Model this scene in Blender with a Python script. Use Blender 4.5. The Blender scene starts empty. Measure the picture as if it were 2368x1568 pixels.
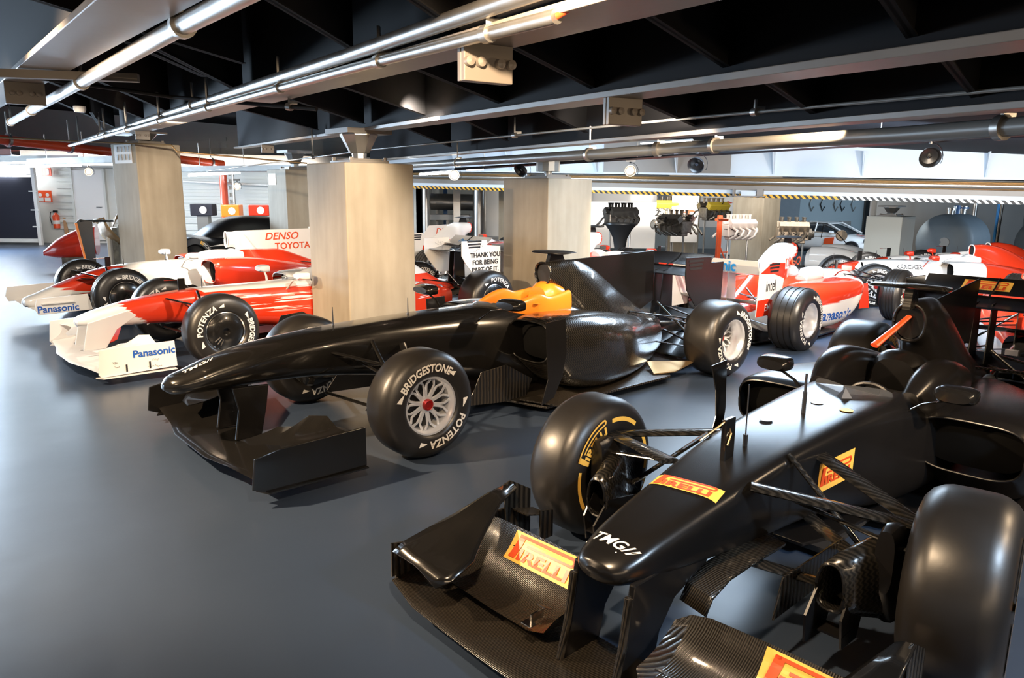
import bpy, math, random
from math import sin, cos, pi, radians, sqrt
from mathutils import Vector, Matrix
from mathutils.bvhtree import BVHTree
random.seed(7)
SC = bpy.context.scene
COL = SC.collection
# ---------------------------------------------------------------- camera
F_PX, PITCH, CAMH, ROLL = 1718.0, 0.1980, 1.587, 0.008
cam = bpy.data.cameras.new('camera'); cam.sensor_width = 36; cam.lens = F_PX / 2368 * 36
cam.clip_start = 0.05; cam.clip_end = 200
co = bpy.data.objects.new('camera', cam); COL.objects.link(co)
Rv = Vector((1, 0, 0)); Fv = Vector((0, cos(PITCH), -sin(PITCH))); Dv = Vector((0, -sin(PITCH), -cos(PITCH)))
Rr = Rv * cos(ROLL) - Dv * sin(ROLL); Dr = Rv * sin(ROLL) + Dv * cos(ROLL)
mw = Matrix((Rr, -Dr, -Fv)).transposed().to_4x4(); mw.translation = (0, 0, CAMH)
co.matrix_world = mw
SC.camera = co
# ---------------------------------------------------------------- world, lights, exposure
SC.view_settings.view_transform = 'Standard'; SC.view_settings.look = 'None'
SC.view_settings.gamma = 1.0; SC.view_settings.use_curve_mapping = False
SC.view_settings.exposure = 0.2
W = bpy.data.worlds.new('world'); SC.world = W; W.use_nodes = True
W.node_tree.nodes['Background'].inputs[0].default_value = (0.40, 0.55, 0.85, 1)
W.node_tree.nodes['Background'].inputs[1].default_value = 0.14
WARM = (1.0, 0.72, 0.45); WARMW = (1.0, 0.84, 0.66); COOL = (0.62, 0.80, 1.0); NEUT = (1.0, 0.95, 0.88)
def lamp(kind, loc, aim, col, power, size=0.1, sy=None, angle=100, blend=0.5):
    d = bpy.data.lights.new('lamp_light', kind); d.color = col; d.energy = power
    if kind == 'AREA':
        d.shape = 'RECTANGLE'; d.size = size; d.size_y = sy or size
    elif kind == 'SPOT':
        d.spot_size = radians(angle); d.spot_blend = blend; d.shadow_soft_size = size
    else: d.shadow_soft_size = size
    o = bpy.data.objects.new('lamp_light', d); COL.objects.link(o); o.location = loc
    v = Vector(aim) - Vector(loc); o.rotation_euler = v.to_track_quat('-Z', 'Y').to_euler()
    return o
# daylight from the open left end of the hall
lamp('AREA', (-13.5, 8.0, 1.5), (0, 8, 0.6), COOL, 220, 6.0, 2.4)
lamp('AREA', (-15.2, 17.5, 1.4), (-4, 6, 0.3), COOL, 2600, 3.5, 1.8)
lamp('AREA', (-9.0, 16.3, 2.0), (-8, 12, 0), COOL, 130, 3.0, 0.6)
# warm display spots between the beams
SPOTS = [((-3.3, 3.2, 2.35), (-1.3, 4.6, 0.3), WARM, 340), ((-0.2, 1.6, 2.25), (0.2, 3.4, 0.3), WARM, 90),
         ((2.9, 1.6, 2.05), (1.6, 3.2, 0.4), WARM, 90), ((1.9, 4.5, 2.05), (0.5, 6.2, 0.4), WARM, 100),
         ((-0.6, 5.7, 2.2), (-2.2, 7.8, 0.3), WARMW, 90), ((-4.6, 5.4, 2.4), (-4.2, 8.5, 0.2), WARMW, 120),
         ((3.6, 5.2, 1.95), (3.2, 7.8, 0.3), WARMW, 170), ((-3.9, 8.6, 2.3), (-3.6, 11.6, 0.6), WARMW, 190),
         ((5.8, 6.6, 1.9), (6.2, 9.6, 0.3), WARMW, 220), ((2.3, 9.3, 1.95), (1.2, 11.6, 0.4), WARMW, 100),
         ((0.7, 4.7, 2.1), (1.55, 7.3, 0.95), WARMW, 70)]  # last spot is added to brighten the black car's rear wing flap
for l, a, c, e in SPOTS: lamp('SPOT', l, a, c, e * 3.2, 0.045, None, 100, 0.5)
lamp('SPOT', (2.4, 0.9, 2.1), (1.5, 2.2, 0.0), COOL, 260, 0.12, None, 70, 0.4)
lamp('AREA', (2.8, 8.2, 2.42), (2.8, 8.15, 0), COOL, 270, 2.0, 1.6)  # added cool panel hidden above the girders, for the near nose's blue reflection
for p_ in ((3.1, 2.5, 1.75), (-2.6, 1.9, 1.95), (2.4, -0.6, 1.8)): lamp('POINT', p_, (0, 0, 0), WARM, 45, 0.08)  # added lamps out of view, brightening the girder undersides
# bright workshop behind the low bulkhead
lamp('AREA', (7.0, 21.0, 1.5), (7.5, 24, -0.6), NEUT, 150, 8.0, 2.0)
lamp('AREA', (3.5, 25.0, 1.3), (3.5, 30, 0.2), NEUT, 120, 6.0, 1.5)
lamp('AREA', (14.0, 26.0, 1.3), (13.5, 31, -0.2), COOL, 230, 6.0, 1.5)
lamp('AREA', (5.2, 9.4, 2.0), (6.0, 13.0, 2.0), COOL, 150, 6.0, 0.25)  # this strip and the next stand before the bulkhead, added to brighten it
lamp('AREA', (-0.4, 13.0, 1.95), (-0.2, 17, 1.9), COOL, 90, 3.0, 0.2)
lamp('AREA', (-8.0, 17.0, 2.0), (-8.2, 21.5, 0.8), NEUT, 130, 7.0, 0.4)
lamp('AREA', (14.8, 17.3, 1.4), (12.0, 20.0, 0.4), COOL, 110, 1.2, 0.8)  # added light outside the frame, brightening the big tank
lamp('AREA', (6.2, 13.6, 1.3), (8.6, 17.0, 0.4), NEUT, 45, 1.5, 0.5)  # added soft light without a fixture, brightening the short column
lamp('AREA', (2.0, -3.5, 2.0), (0.5, 5.0, 0.8), WARM, 60, 5.0, 0.4)  # added warm fill behind the camera, for reflections on the black cars
# ---------------------------------------------------------------- node helper
class E:
    nt = None
    def __init__(s, k): s.s = k
    @staticmethod
    def m(op, *a, clamp=False):
        n = E.nt.nodes.new('ShaderNodeMath'); n.operation = op; n.use_clamp = clamp
        for i, v in enumerate(a):
            if isinstance(v, E): E.nt.links.new(v.s, n.inputs[i])
            else: n.inputs[i].default_value = v
        return E(n.outputs[0])
    def __add__(s, o): return E.m('ADD', s, o)
    __radd__ = __add__
    def __sub__(s, o): return E.m('SUBTRACT', s, o)
    def __rsub__(s, o): return E.m('SUBTRACT', o, s)
    def __mul__(s, o): return E.m('MULTIPLY', s, o)
    __rmul__ = __mul__
    def max(s, o): return E.m('MAXIMUM', s, o)
    def min(s, o): return E.m('MINIMUM', s, o)
    def abs(s): return E.m('ABSOLUTE', s)
    def pos(s, k=120.0): return E.m('ADD', E.m('MULTIPLY', s, k), 0.5, clamp=True)   # soft step at zero
def coords():
    n = E.nt.nodes.new('ShaderNodeTexCoord'); x = E.nt.nodes.new('ShaderNodeSeparateXYZ')
    E.nt.links.new(n.outputs['Object'], x.inputs[0]); return E(x.outputs[0]), E(x.outputs[1]), E(x.outputs[2])
def comb(x, y, z):
    n = E.nt.nodes.new('ShaderNodeCombineXYZ')
    for i, v in enumerate((x, y, z)):
        if isinstance(v, E): E.nt.links.new(v.s, n.inputs[i])
        else: n.inputs[i].default_value = v
    return n.outputs[0]
def noise(vec, scale=1.0, detail=2.0):
    n = E.nt.nodes.new('ShaderNodeTexNoise'); n.inputs['Scale'].default_value = scale; n.inputs['Detail'].default_value = detail
    if vec is not None: E.nt.links.new(vec, n.inputs['Vector'])
    else:
        t = E.nt.nodes.new('ShaderNodeTexCoord'); E.nt.links.new(t.outputs['Object'], n.inputs['Vector'])
    return E(n.outputs[0])
def mixc(f, a, b):
    n = E.nt.nodes.new('ShaderNodeMix'); n.data_type = 'RGBA'
    E.nt.links.new(f.s, n.inputs[0])
    for i, v in ((6, a), (7, b)):
        if isinstance(v, tuple): n.inputs[i].default_value = (*v, 1)
        else: E.nt.links.new(v, n.inputs[i])
    return n.outputs[2]
def M(name, col, r=0.5, m=0.0, coat=0.0, spec=None, emit=None, es=0.0, fn=None, trans=0.0):
    mt = bpy.data.materials.new(name); mt.use_nodes = True; E.nt = mt.node_tree
    b = mt.node_tree.nodes['Principled BSDF']
    b.inputs['Base Color'].default_value = (*col, 1); b.inputs['Roughness'].default_value = r
    b.inputs['Metallic'].default_value = m; b.inputs['Coat Weight'].default_value = coat
    b.inputs['Coat Roughness'].default_value = 0.06
    if spec is not None: b.inputs['Specular IOR Level'].default_value = spec
    if trans: b.inputs['Transmission Weight'].default_value = trans
    if emit: b.inputs['Emission Color'].default_value = (*emit, 1); b.inputs['Emission Strength'].default_value = es
    if fn: fn(b)
    return mt
def link(b, key, s):
    E.nt.links.new(s.s if isinstance(s, E) else s, b.inputs[key])
def bump(b, h, strength=0.3, dist=0.01):
    n = E.nt.nodes.new('ShaderNodeBump'); n.inputs['Strength'].default_value = strength; n.inputs['Distance'].default_value = dist
    E.nt.links.new(h.s, n.inputs['Height']); E.nt.links.new(n.outputs[0], b.inputs['Normal'])
def noisy(c1, c2, scale, r1=None, r2=None, bs=0.0, detail=4):
    def f(b):
        n = noise(None, scale, detail); link(b, 'Base Color', mixc(n, c1, c2))
        if r1 is not None: link(b, 'Roughness', n * (r2 - r1) + r1)
        if bs: bump(b, noise(None, scale * 6, 3), bs, 0.004)
    return f
def f_floor(b):
    x, y, z = coords()
    a = noise(comb(x * 0.35, y * 0.35, 0.0), 1.0, 3); c = noise(comb(x * 1.4 + y * 0.8, y * 0.25, 0.0), 1.6, 4)
    link(b, 'Base Color', mixc(a, (0.021, 0.035, 0.062), (0.039, 0.054, 0.084)))
    link(b, 'Roughness', c * 0.14 + 0.25)
    bump(b, noise(comb(x, y, 0.0), 2.2, 2) * 1.0 + noise(comb(x, y, 0.0), 60, 2) * 0.03, 0.05, 0.05)
def f_conc(b):
    x, y, z = coords()
    a = noise(comb(x * 1.0, y * 1.0, z * 0.6), 3.0, 5); s = noise(comb(x * 9, y * 9, z * 0.7), 1.2, 3)
    f = E.m('ADD', a * 0.6 + s * 0.4, 0.0, clamp=True)
    link(b, 'Base Color', mixc(E.m('MULTIPLY', f - 0.3, 2.2, clamp=True), (0.27, 0.225, 0.160), (0.42, 0.36, 0.27)))
    bump(b, noise(None, 14, 5), 0.12, 0.01)
def weave(sx, lo, hi, base=0.012, up=0.05, axis='xy', bs=0.25):
    def f(b):
        x, y, z = coords()
        u = x + z * 0.7; v = y + z * 0.5
        if axis == 'xz': u = x; v = z
        a = E.m('SINE', u * sx + E.m('SINE', v * sx) * 1.4) * 0.5 + 0.5
        link(b, 'Base Color', mixc(a, (base, base, base * 0.95), (up, up * 0.9, up * 0.75)))
        link(b, 'Roughness', a * (hi - lo) + lo)
        bump(b, a, bs, 0.002)
    return f
def ribs(sx, lo, hi, up=0.09):
    def f(b):
        x, y, z = coords()
        w = noise(None, 7, 2) * 3.0
        a = E.m('SINE', y * sx + x * sx * 0.25 + w) * 0.5 + 0.5
        c = E.m('SINE', x * sx * 1.3) * 0.5 + 0.5
        k = a * (c * 0.35 + 0.65)
        link(b, 'Base Color', mixc(k, (0.005, 0.0045, 0.004), (up, up * 0.82, up * 0.6)))
        link(b, 'Roughness', k * (hi - lo) + lo); bump(b, a, 0.5, 0.003)
    return f
MT = {}
MT['floor'] = M('floor_resin', (0.05, 0.06, 0.08), 0.3, fn=f_floor, spec=0.6)
MT['conc'] = M('concrete', (0.4, 0.35, 0.28), 0.75, fn=f_conc)
MT['deck'] = M('deck_dark', (0.012, 0.013, 0.017), 0.85, spec=0.2)
MT['steel'] = M('painted_steel', (0.12, 0.12, 0.12), 0.42, fn=noisy((0.20, 0.175, 0.15), (0.29, 0.255, 0.22), 3, 0.33, 0.5, 0.15))
MT['joist'] = M('joist_steel', (0.014, 0.014, 0.016), 0.85, spec=0.2)
MT['blue_steel'] = M('pale_blue_steel', (0.60, 0.66, 0.72), 0.5, fn=noisy((0.56, 0.62, 0.68), (0.64, 0.70, 0.75), 2))
MT['galv'] = M('galvanised', (0.45, 0.43, 0.40), 0.32, 0.85, fn=noisy((0.36, 0.35, 0.33), (0.52, 0.50, 0.47), 9, 0.25, 0.42))
MT['pipegrey'] = M('grey_pipe_paint', (0.20, 0.20, 0.19), 0.35, 0.2)
MT['redpipe'] = M('red_pipe_paint', (0.80, 0.085, 0.02), 0.35, coat=0.4)
MT['white'] = M('white_paint', (0.78, 0.77, 0.74), 0.5)
MT['wallwhite'] = M('corrugated_white', (0.62, 0.62, 0.58), 0.6, fn=noisy((0.55, 0.56, 0.52), (0.68, 0.68, 0.64), 1.5))
MT['greypanel'] = M('grey_panel', (0.38, 0.38, 0.37), 0.6)
MT['navy'] = M('navy_curtain', (0.012, 0.013, 0.024), 0.8)
MT['black'] = M('black_plastic', (0.010, 0.010, 0.011), 0.35)
MT['blackm'] = M('black_matt', (0.012, 0.012, 0.013), 0.7)
MT['chrome'] = M('chrome', (0.75, 0.73, 0.70), 0.15, 1.0)
MT['col_grey'] = M('grey_concrete', (0.50, 0.50, 0.45), 0.7)
MT['alu'] = M('silver_rim', (0.72, 0.73, 0.76), 0.32, 0.6)
MT['gold'] = M('gold_foil', (0.75, 0.50, 0.25), 0.3, 0.9)
MT['redcap'] = M('red_anodised', (0.35, 0.02, 0.02), 0.3, 0.6)
def f_tyre(b):
    n = noise(None, 5, 5)
    link(b, 'Base Color', mixc(n, (0.008, 0.0075, 0.007), (0.017, 0.015, 0.014))); link(b, 'Roughness', n * 0.14 + 0.30)
    bump(b, noise(None, 40, 3), 0.08, 0.003)
MT['tyre'] = M('tyre_rubber', (0.02, 0.02, 0.02), 0.36, fn=f_tyre, spec=0.6)
MT['letter'] = M('white_lettering', (0.72, 0.70, 0.66), 0.5)
MT['ylw'] = M('yellow_decal', (0.85, 0.50, 0.09), 0.4)
MT['pred'] = M('red_logo', (0.68, 0.075, 0.015), 0.4)
MT['blue'] = M('blue_logo', (0.02, 0.10, 0.42), 0.4)
MT['ltblue'] = M('bright_blue_logo', (0.02, 0.25, 0.62), 0.4)
MT['ink'] = M('black_ink', (0.012, 0.012, 0.014), 0.5)
MT['orange'] = M('orange_padding', (0.80, 0.22, 0.015), 0.35, coat=0.3)
MT['carbA'] = M('gloss_carbon', (0.015, 0.015, 0.015), 0.22, coat=0.6, fn=noisy((0.005, 0.005, 0.005), (0.010, 0.009, 0.008), 6, 0.17, 0.26))
MT['carbW'] = M('woven_carbon', (0.02, 0.02, 0.02), 0.25, coat=0.5, fn=weave(300, 0.17, 0.30, 0.006, 0.018, 'xz', 0.10))
MT['carbC'] = M('satin_carbon', (0.012, 0.012, 0.012), 0.3, fn=noisy((0.005, 0.005, 0.005), (0.009, 0.008, 0.008), 3, 0.25, 0.28), spec=0.5)
MT['carbR'] = M('ribbed_carbon', (0.02, 0.02, 0.02), 0.3, coat=0.3, fn=ribs(850, 0.20, 0.36, 0.035))
MT['redp'] = M('red_car_paint', (0.62, 0.035, 0.012), 0.25, coat=0.8)
MT['whitep'] = M('white_car_paint', (0.80, 0.78, 0.75), 0.28, coat=0.7)
MT['glass'] = M('smoked_glass', (0.05, 0.06, 0.07), 0.05, trans=0.6)
MT['clear'] = M('clear_screen', (0.85, 0.88, 0.9), 0.03, trans=0.95)
MT['lit'] = M('lit_tube', (1, 1, 1), 0.5, emit=(0.85, 0.94, 1.0), es=30)
MT['litw'] = M('lit_spot_lens', (1, 1, 1), 0.5, emit=(1.0, 0.80, 0.55), es=70)
MT['litbox'] = M('lit_panel', (1, 1, 1), 0.5, emit=(0.85, 0.93, 1.0), es=22)
def f_haz(white):
    def f(b):
        x, y, z = coords()
        s = E.m('SINE', (x * 0.90 - y * 0.44) * 60 + z * 60)
        link(b, 'Base Color', mixc(s.pos(6), (0.012, 0.012, 0.012), (0.75, 0.75, 0.72) if white else (0.85, 0.42, 0.02)))
    return f
MT['haz'] = M('hazard_yellow', (0.8, 0.5, 0), 0.5, fn=f_haz(False)); MT['hazw'] = M('hazard_white', (0.8, 0.8, 0.8), 0.5, fn=f_haz(True))
RED = (0.66, 0.040, 0.012); WHT = (0.80, 0.78, 0.75)
def livery(fn):
    def f(b):
        x, y, z = coords(); link(b, 'Base Color', mixc(fn(x, y, z), RED, WHT))
    return M('red_and_white_livery', RED, 0.25, coat=0.8, fn=f)
def lv_B(x, y, z):       # white nose tip, red flank, white deck and streaks
    st = noise(comb(x * 2.2, y * 2.0, z * 55), 1.0, 2)
    tip = (x + (0.62 - z) * 0.9 - 0.70 + (st - 0.5) * 0.25).pos(90)
    top = (z - 0.595 - (x + 0.1).max(0.0) * 0.6 + (st - 0.5) * 0.03).pos(160) * (-0.05 - x).pos(30)
    mid = (st - 0.60).pos(60) * (-0.40 - x).pos(6) * (z - 0.36).pos(30) * (x + 2.6).pos(6)
    return tip.max(top).max(mid)
def lv_D(x, y, z):       # white underside of nose, red top, white tub
    st = noise(comb(x * 2.0, y * 2.0, z * 50), 1.0, 2)
    nose = (0.29 + x * 0.22 - z + (st - 0.5) * 0.12).pos(90) * (x + 0.05).pos(20)
    tub = (-0.18 - x + (st - 0.5) * 0.9).pos(40) * (x + 1.28 + (st - 0.5) * 0.25).pos(40)
    back = (-1.5 - x).pos(40) * (z - 0.74 + (st - 0.5) * 0.05).pos(60)
    return nose.max(tub).max(back).max((x - 0.64 + (st - 0.5) * 0.2).pos(40))
def lv_E(x, y, z):
    st = noise(comb(x * 2.0, y * 2.0, z * 40), 1.0, 2)
    low = (0.40 + (x + 1.6) * 0.05 - z + (st - 0.5) * 0.10).pos(120) * (-0.9 - x).pos(20)
    spine = (z - 0.74).pos(60) * (-1.5 - x + (st - 0.5) * 0.3).pos(40)
    mid = (0.1 - x + (st - 0.5) * 0.3).pos(60) * (x + 1.0).pos(60) * (z - 0.5).pos(60)
    return low.max(spine).max(mid)
def lv_G(x, y, z):
    st = noise(comb(x * 2.0, y * 2.0, z * 40), 1.0, 2)
    mid = (0.12 - x - (z - 0.5) * 1.0 + (st - 0.5) * 0.05).pos(90) * (x + 1.6).pos(60) * (z - 0.25).pos(30)
    return mid.max((0.46 - z).pos(60) * (x - 0.3).pos(30))
MT['livB'] = livery(lv_B); MT['livD'] = livery(lv_D); MT['livE'] = livery(lv_E); MT['livG'] = livery(lv_G)
# ---------------------------------------------------------------- objects and shapes
def tag(o, label=None, cat=None, group=None, kind=None):
    if label: o['label'] = label
    if cat: o['category'] = cat
    if group: o['group'] = group
    if kind: o['kind'] = kind
    return o
def root(name, loc, rz, label, cat, group=None):
    o = bpy.data.objects.new(name, None); COL.objects.link(o); o.location = loc; o.rotation_euler = (0, 0, rz)
    o.empty_display_size = 0.1
    return tag(o, label, cat, group)
class MB:
    """collects faces for one mesh"""
    def __init__(s): s.v = []; s.f = []
    def add(s, v, f):
        n = len(s.v); s.v += [tuple(p) for p in v]; s.f += [tuple(i + n for i in q) for q in f]; return s
    def box(s, c, d, rz=0.0, ry=0.0, rx=0.0):
        R = Matrix.Rotation(rz, 3, 'Z') @ Matrix.Rotation(ry, 3, 'Y') @ Matrix.Rotation(rx, 3, 'X')
        v = [Vector(c) + R @ Vector((x * d[0] / 2, y * d[1] / 2, z * d[2] / 2)) for x in (-1, 1) for y in (-1, 1) for z in (-1, 1)]
        return s.add(v, [(0, 1, 3, 2), (4, 6, 7, 5), (0, 4, 5, 1), (2, 3, 7, 6), (0, 2, 6, 4), (1, 5, 7, 3)])
    def tube(s, pts, r, n=10, flat=None, up=(0, 0, 1), caps=True):
        """round (or flattened: flat = thickness ratio) tube along points; r number or list"""
        P = [Vector(p) for p in pts]; rs = r if isinstance(r, (list, tuple)) else [r] * len(P); v = []; f = []
        for i, p in enumerate(P):
            t = (P[min(i + 1, len(P) - 1)] - P[max(i - 1, 0)]).normalized()
            u = Vector(up); u = (u - t * u.dot(t))
            if u.length < 1e-4: u = Vector((1, 0, 0)) - t * t.x
            u.normalize(); w = t.cross(u)
            for k in range(n):
                a = 2 * pi * k / n; v.append(p + w * cos(a) * rs[i] + u * sin(a) * rs[i] * (flat or 1.0))
        for i in range(len(P) - 1):
            for k in range(n): f.append((i * n + k, i * n + (k + 1) % n, (i + 1) * n + (k + 1) % n, (i + 1) * n + k))
        if caps: f.append(tuple(range(n))[::-1]); f.append(tuple(range((len(P) - 1) * n, len(P) * n)))
        return s.add(v, f)
    def lathe(s, prof, c, axis='y', n=48, caps=False):
        """prof: (along axis, radius)"""
        v = []; f = []; c = Vector(c)
        for (h, r) in prof:
            for k in range(n):
                a = 2 * pi * k / n
                p = {'y': (r * cos(a), h, r * sin(a)), 'z': (r * cos(a), r * sin(a), h), 'x': (h, r * cos(a), r * sin(a))}[axis]
                v.append(c + Vector(p))
        for i in range(len(prof) - 1):
            for k in range(n): f.append((i * n + k, i * n + (k + 1) % n, (i + 1) * n + (k + 1) % n, (i + 1) * n + k))
        if caps: f.append(tuple(range(n))); f.append(tuple(range((len(prof) - 1) * n, len(prof) * n)))
        return s.add(v, f)
    def prism(s, pts, d):
        """planar 3-D outline extruded by vector d"""
        n = len(pts); P = [Vector(p) for p in pts]; Q = [p + Vector(d) for p in P]
        return s.add(P + Q, [tuple(range(n))[::-1], tuple(range(n, 2 * n))] + [(i, (i + 1) % n, n + (i + 1) % n, n + i) for i in range(n)])
    def plate(s, pts, y, t=0.012, bulge=None):
        """outline (x, z) standing at lateral position y"""
        return s.prism([(a, (y + (bulge(a, b) if bulge else 0)) - t / 2, b) for a, b in pts], (0, t, 0))
    def loft(s, rings, cap=True, closed=True, skip=None):
        n = len(rings[0]); v = [p for r in rings for p in r]; f = []
        for i in range(len(rings) - 1):
            for k in range(n if closed else n - 1):
                q = (i * n + k, i * n + (k + 1) % n, (i + 1) * n + (k + 1) % n, (i + 1) * n + k)
                if skip:
                    c = sum((Vector(v[j]) for j in q), Vector()) / 4
                    if skip(c): continue
                f.append(q)
        if cap: f.append(tuple(range(n))[::-1]); f.append(tuple(range((len(rings) - 1) * n, len(rings) * n)))
        return s.add(v, f)
    def build(s, name, mat, parent=None, smooth=True, bevel=0.0, label=None, loc=None, solid=0.0, ang=35):
        me = bpy.data.meshes.new(name); me.from_pydata(s.v, [], s.f); me.validate()
        me.materials.append(MT[mat] if isinstance(mat, str) else mat)
        if smooth:
            me.polygons.foreach_set('use_smooth', [True] * len(me.polygons))
            me.set_sharp_from_angle(angle=radians(ang))
        o = bpy.data.objects.new(name, me); COL.objects.link(o)
        if parent: o.parent = parent
        if loc: o.location = loc
        if bevel:
            b = o.modifiers.new('bevel', 'BEVEL'); b.width = bevel; b.segments = 2; b.limit_method = 'ANGLE'; b.angle_limit = radians(40)
        if solid:
            b = o.modifiers.new('solidify', 'SOLIDIFY'); b.thickness = solid; b.offset = -1
        if label: o['label'] = label
        return o
def fix_normals(o):
    import bmesh
    bm = bmesh.new(); bm.from_mesh(o.data); bmesh.ops.recalc_face_normals(bm, faces=bm.faces); bm.to_mesh(o.data); bm.free(); return o
def cr(vals, ts, t):
    """Catmull-Rom interpolation of tuples"""
    i = 0
    while i < len(ts) - 2 and t > ts[i + 1]: i += 1
    u = (t - ts[i]) / (ts[i + 1] - ts[i]); n = len(vals)
    def tan(j):
        a, b = max(j - 1, 0), min(j + 1, n - 1)
        return [(q - p) / (ts[b] - ts[a]) for p, q in zip(vals[a], vals[b])]
    h = ts[i + 1] - ts[i]; m0, m1 = tan(i), tan(i + 1)
    return [(2*u**3-3*u*u+1)*p + (u**3-2*u*u+u)*h*a + (-2*u**3+3*u*u)*q + (u**3-u*u)*h*b for p, q, a, b in zip(vals[i], vals[i+1], m0, m1)]
def ring(x, yc, w, zb, zt, et=3.0, eb=3.0, tw=1.0, n=36):
    """rounded section: half width w, from zb to zt; et/eb corner sharpness top/bottom; tw width at the top over width at the bottom"""
    zc, h = (zb + zt) / 2, (zt - zb) / 2; out = []
    for k in range(n):
        a = 2 * pi * k / n; c, q = cos(a), sin(a); e = et if q > 0 else eb
        y = math.copysign(abs(c) ** (2 / e), c); z = math.copysign(abs(q) ** (2 / e), q)
        out.append((x, yc + w * y * (1 + (tw - 1) * (z + 1) / 2), zc + h * z))
    return out
def body(st, m=6, n=36, cap=True, skip=None):
    """st: (x, yc, w, zb, zt, et, eb, tw) from front to back"""
    st = [tuple(a) + (3.0, 3.0, 1.0)[len(a) - 5:] if len(a) < 8 else tuple(a) for a in st]
    ts = [0.0]
    for a, b in zip(st, st[1:]): ts.append(ts[-1] + max(0.02, abs(b[0] - a[0])))
    R = []
    for i in range(len(st) - 1):
        for k in range(m): R.append(ring(*cr(st, ts, ts[i] + (ts[i + 1] - ts[i]) * k / m), n=n))
    R.append(ring(*st[-1], n=n))
    return MB().loft(R, cap, True, skip)
def wing(st, n=9):
    """lifting surface: st = (y, xLE, zLE, xTE, zTE, thickness, camber)"""
    R = []
    for (y, xa, za, xb, zb, t, c) in st:
        top, bot = [], []
        for k in range(n + 1):
            u = (1 - cos(pi * k / n)) / 2
            cam = -c * 4 * u * (1 - u); th = t * (1.8 * sqrt(u) - 1.2 * u - 0.55 * u * u) if u < 1 else t * 0.03
            dx, dz = xb - xa, zb - za; L = sqrt(dx * dx + dz * dz); nx, nz = -dz / L, dx / L
            if nz < 0: nx, nz = -nx, -nz
            px, pz = xa + dx * u, za + dz * u
            top.append((px + nx * (cam + th / 2), y, pz + nz * (cam + th / 2))); bot.append((px + nx * (cam - th / 2), y, pz + nz * (cam - th / 2)))
        R.append(top + bot[::-1][:-1])
    return MB().loft(R)
def mirror_st(st): return [(-a[0],) + tuple(a[1:]) for a in st][::-1]
# ---------------------------------------------------------------- lettering
_tc = {}
def glyphs(s, size=1.0, bold=0.0, shear=0.0, sx=1.0, space=1.0):
    key = (s, bold, shear, space)
    if key not in _tc:
        c = bpy.data.curves.new('t', 'FONT'); c.body = s; c.size = 1.0; c.offset = bold; c.shear = shear; c.space_character = space
        c.resolution_u = 3; c.align_x = 'CENTER'; c.align_y = 'CENTER'
        o = bpy.data.objects.new('t', c); COL.objects.link(o)
        me = bpy.data.meshes.new_from_object(o.evaluated_get(bpy.context.evaluated_depsgraph_get()))
        _tc[key] = ([tuple(v.co) for v in me.vertices], [tuple(p.vertices) for p in me.polygons])
        bpy.data.objects.remove(o); bpy.data.curves.remove(c); bpy.data.meshes.remove(me)
    v, f = _tc[key]
    return [(x * size * sx, y * size) for x, y, z in v], f
def put(mb, v2, f, o, u, w, off=0.0):
    """lay flat glyphs at origin o with axes u (right) and w (up)"""
    o, u, w = Vector(o), Vector(u).normalized(), Vector(w); w = (w - u * w.dot(u)).normalized(); n = u.cross(w)
    return mb.add([o + u * a + w * b + n * off for a, b in v2], f)
def cast(v2, f, o, u, w, target, off=0.0015):
    """project flat glyphs along -normal on the target mesh"""
    o, u, w = Vector(o), Vector(u).normalized(), Vector(w); w = (w - u * w.dot(u)).normalized(); n = u.cross(w)
    bv = BVHTree.FromPolygons([tuple(v.co) for v in target.data.vertices], [tuple(p.vertices) for p in target.data.polygons])
    out = []
    for a, b in v2:
        p = o + u * a + w * b; h = bv.ray_cast(p + n * 0.3, -n, 0.8)
        out.append((h[0] + n * off) if h[0] is not None else p)
    return MB().add(out, f)
def grid2(w, h, nx=10, ny=5):
    v = [(-w / 2 + w * i / nx, -h / 2 + h * j / ny) for j in range(ny + 1) for i in range(nx + 1)]
    return v, [(j * (nx + 1) + i, j * (nx + 1) + i + 1, (j + 1) * (nx + 1) + i + 1, (j + 1) * (nx + 1) + i) for j in range(ny) for i in range(nx)]
def pirelli(w):
    """stretched P over IRELLI, width w, height about w * 0.31"""
    v, f = glyphs('IRELLI', 1.0, 0.045, 0.0, 1.0, 1.06); f = list(f)
    a0, a1, b0, b1 = min(a for a, b in v), max(a for a, b in v), min(b for a, b in v), max(b for a, b in v)
    v = [((-0.37 + 0.80 * (a - a0) / (a1 - a0)) * w, (-0.14 + 0.145 * (b - b0) / (b1 - b0)) * w) for a, b in v]
    def poly(p):
        n = len(v); v.extend((a * w, b * w) for a, b in p); f.append(tuple(range(n, n + len(p))))
    for k in range(8):
        a, b = k / 8, (k + 1) / 8; poly([(-0.50 + 0.04 * a, -0.14 + 0.29 * a), (-0.40 + 0.04 * a, -0.14 + 0.29 * a), (-0.40 + 0.04 * b, -0.14 + 0.29 * b), (-0.50 + 0.04 * b, -0.14 + 0.29 * b)])
    N = 14
    for k in range(N):       # top bar
        a, b = -0.46 + 0.86 * k / N, -0.46 + 0.86 * (k + 1) / N; poly([(a, 0.118), (b, 0.118), (b, 0.152), (a, 0.152)])
    for k in range(N):
        a, b = -0.30 + 0.70 * k / N, -0.30 + 0.70 * (k + 1) / N; poly([(a, 0.035), (b, 0.035), (b, 0.066), (a, 0.066)])
    A = [(0.40 + 0.062 * sin(pi * k / 8), 0.0935 + 0.0585 * cos(pi * k / 8)) for k in range(9)]
    B = [(0.40 + 0.030 * sin(pi * k / 8), 0.0920 + 0.0260 * cos(pi * k / 8)) for k in range(9)]
    for k in range(8): poly([A[k], B[k], B[k + 1], A[k + 1]])
    return v, f
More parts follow.
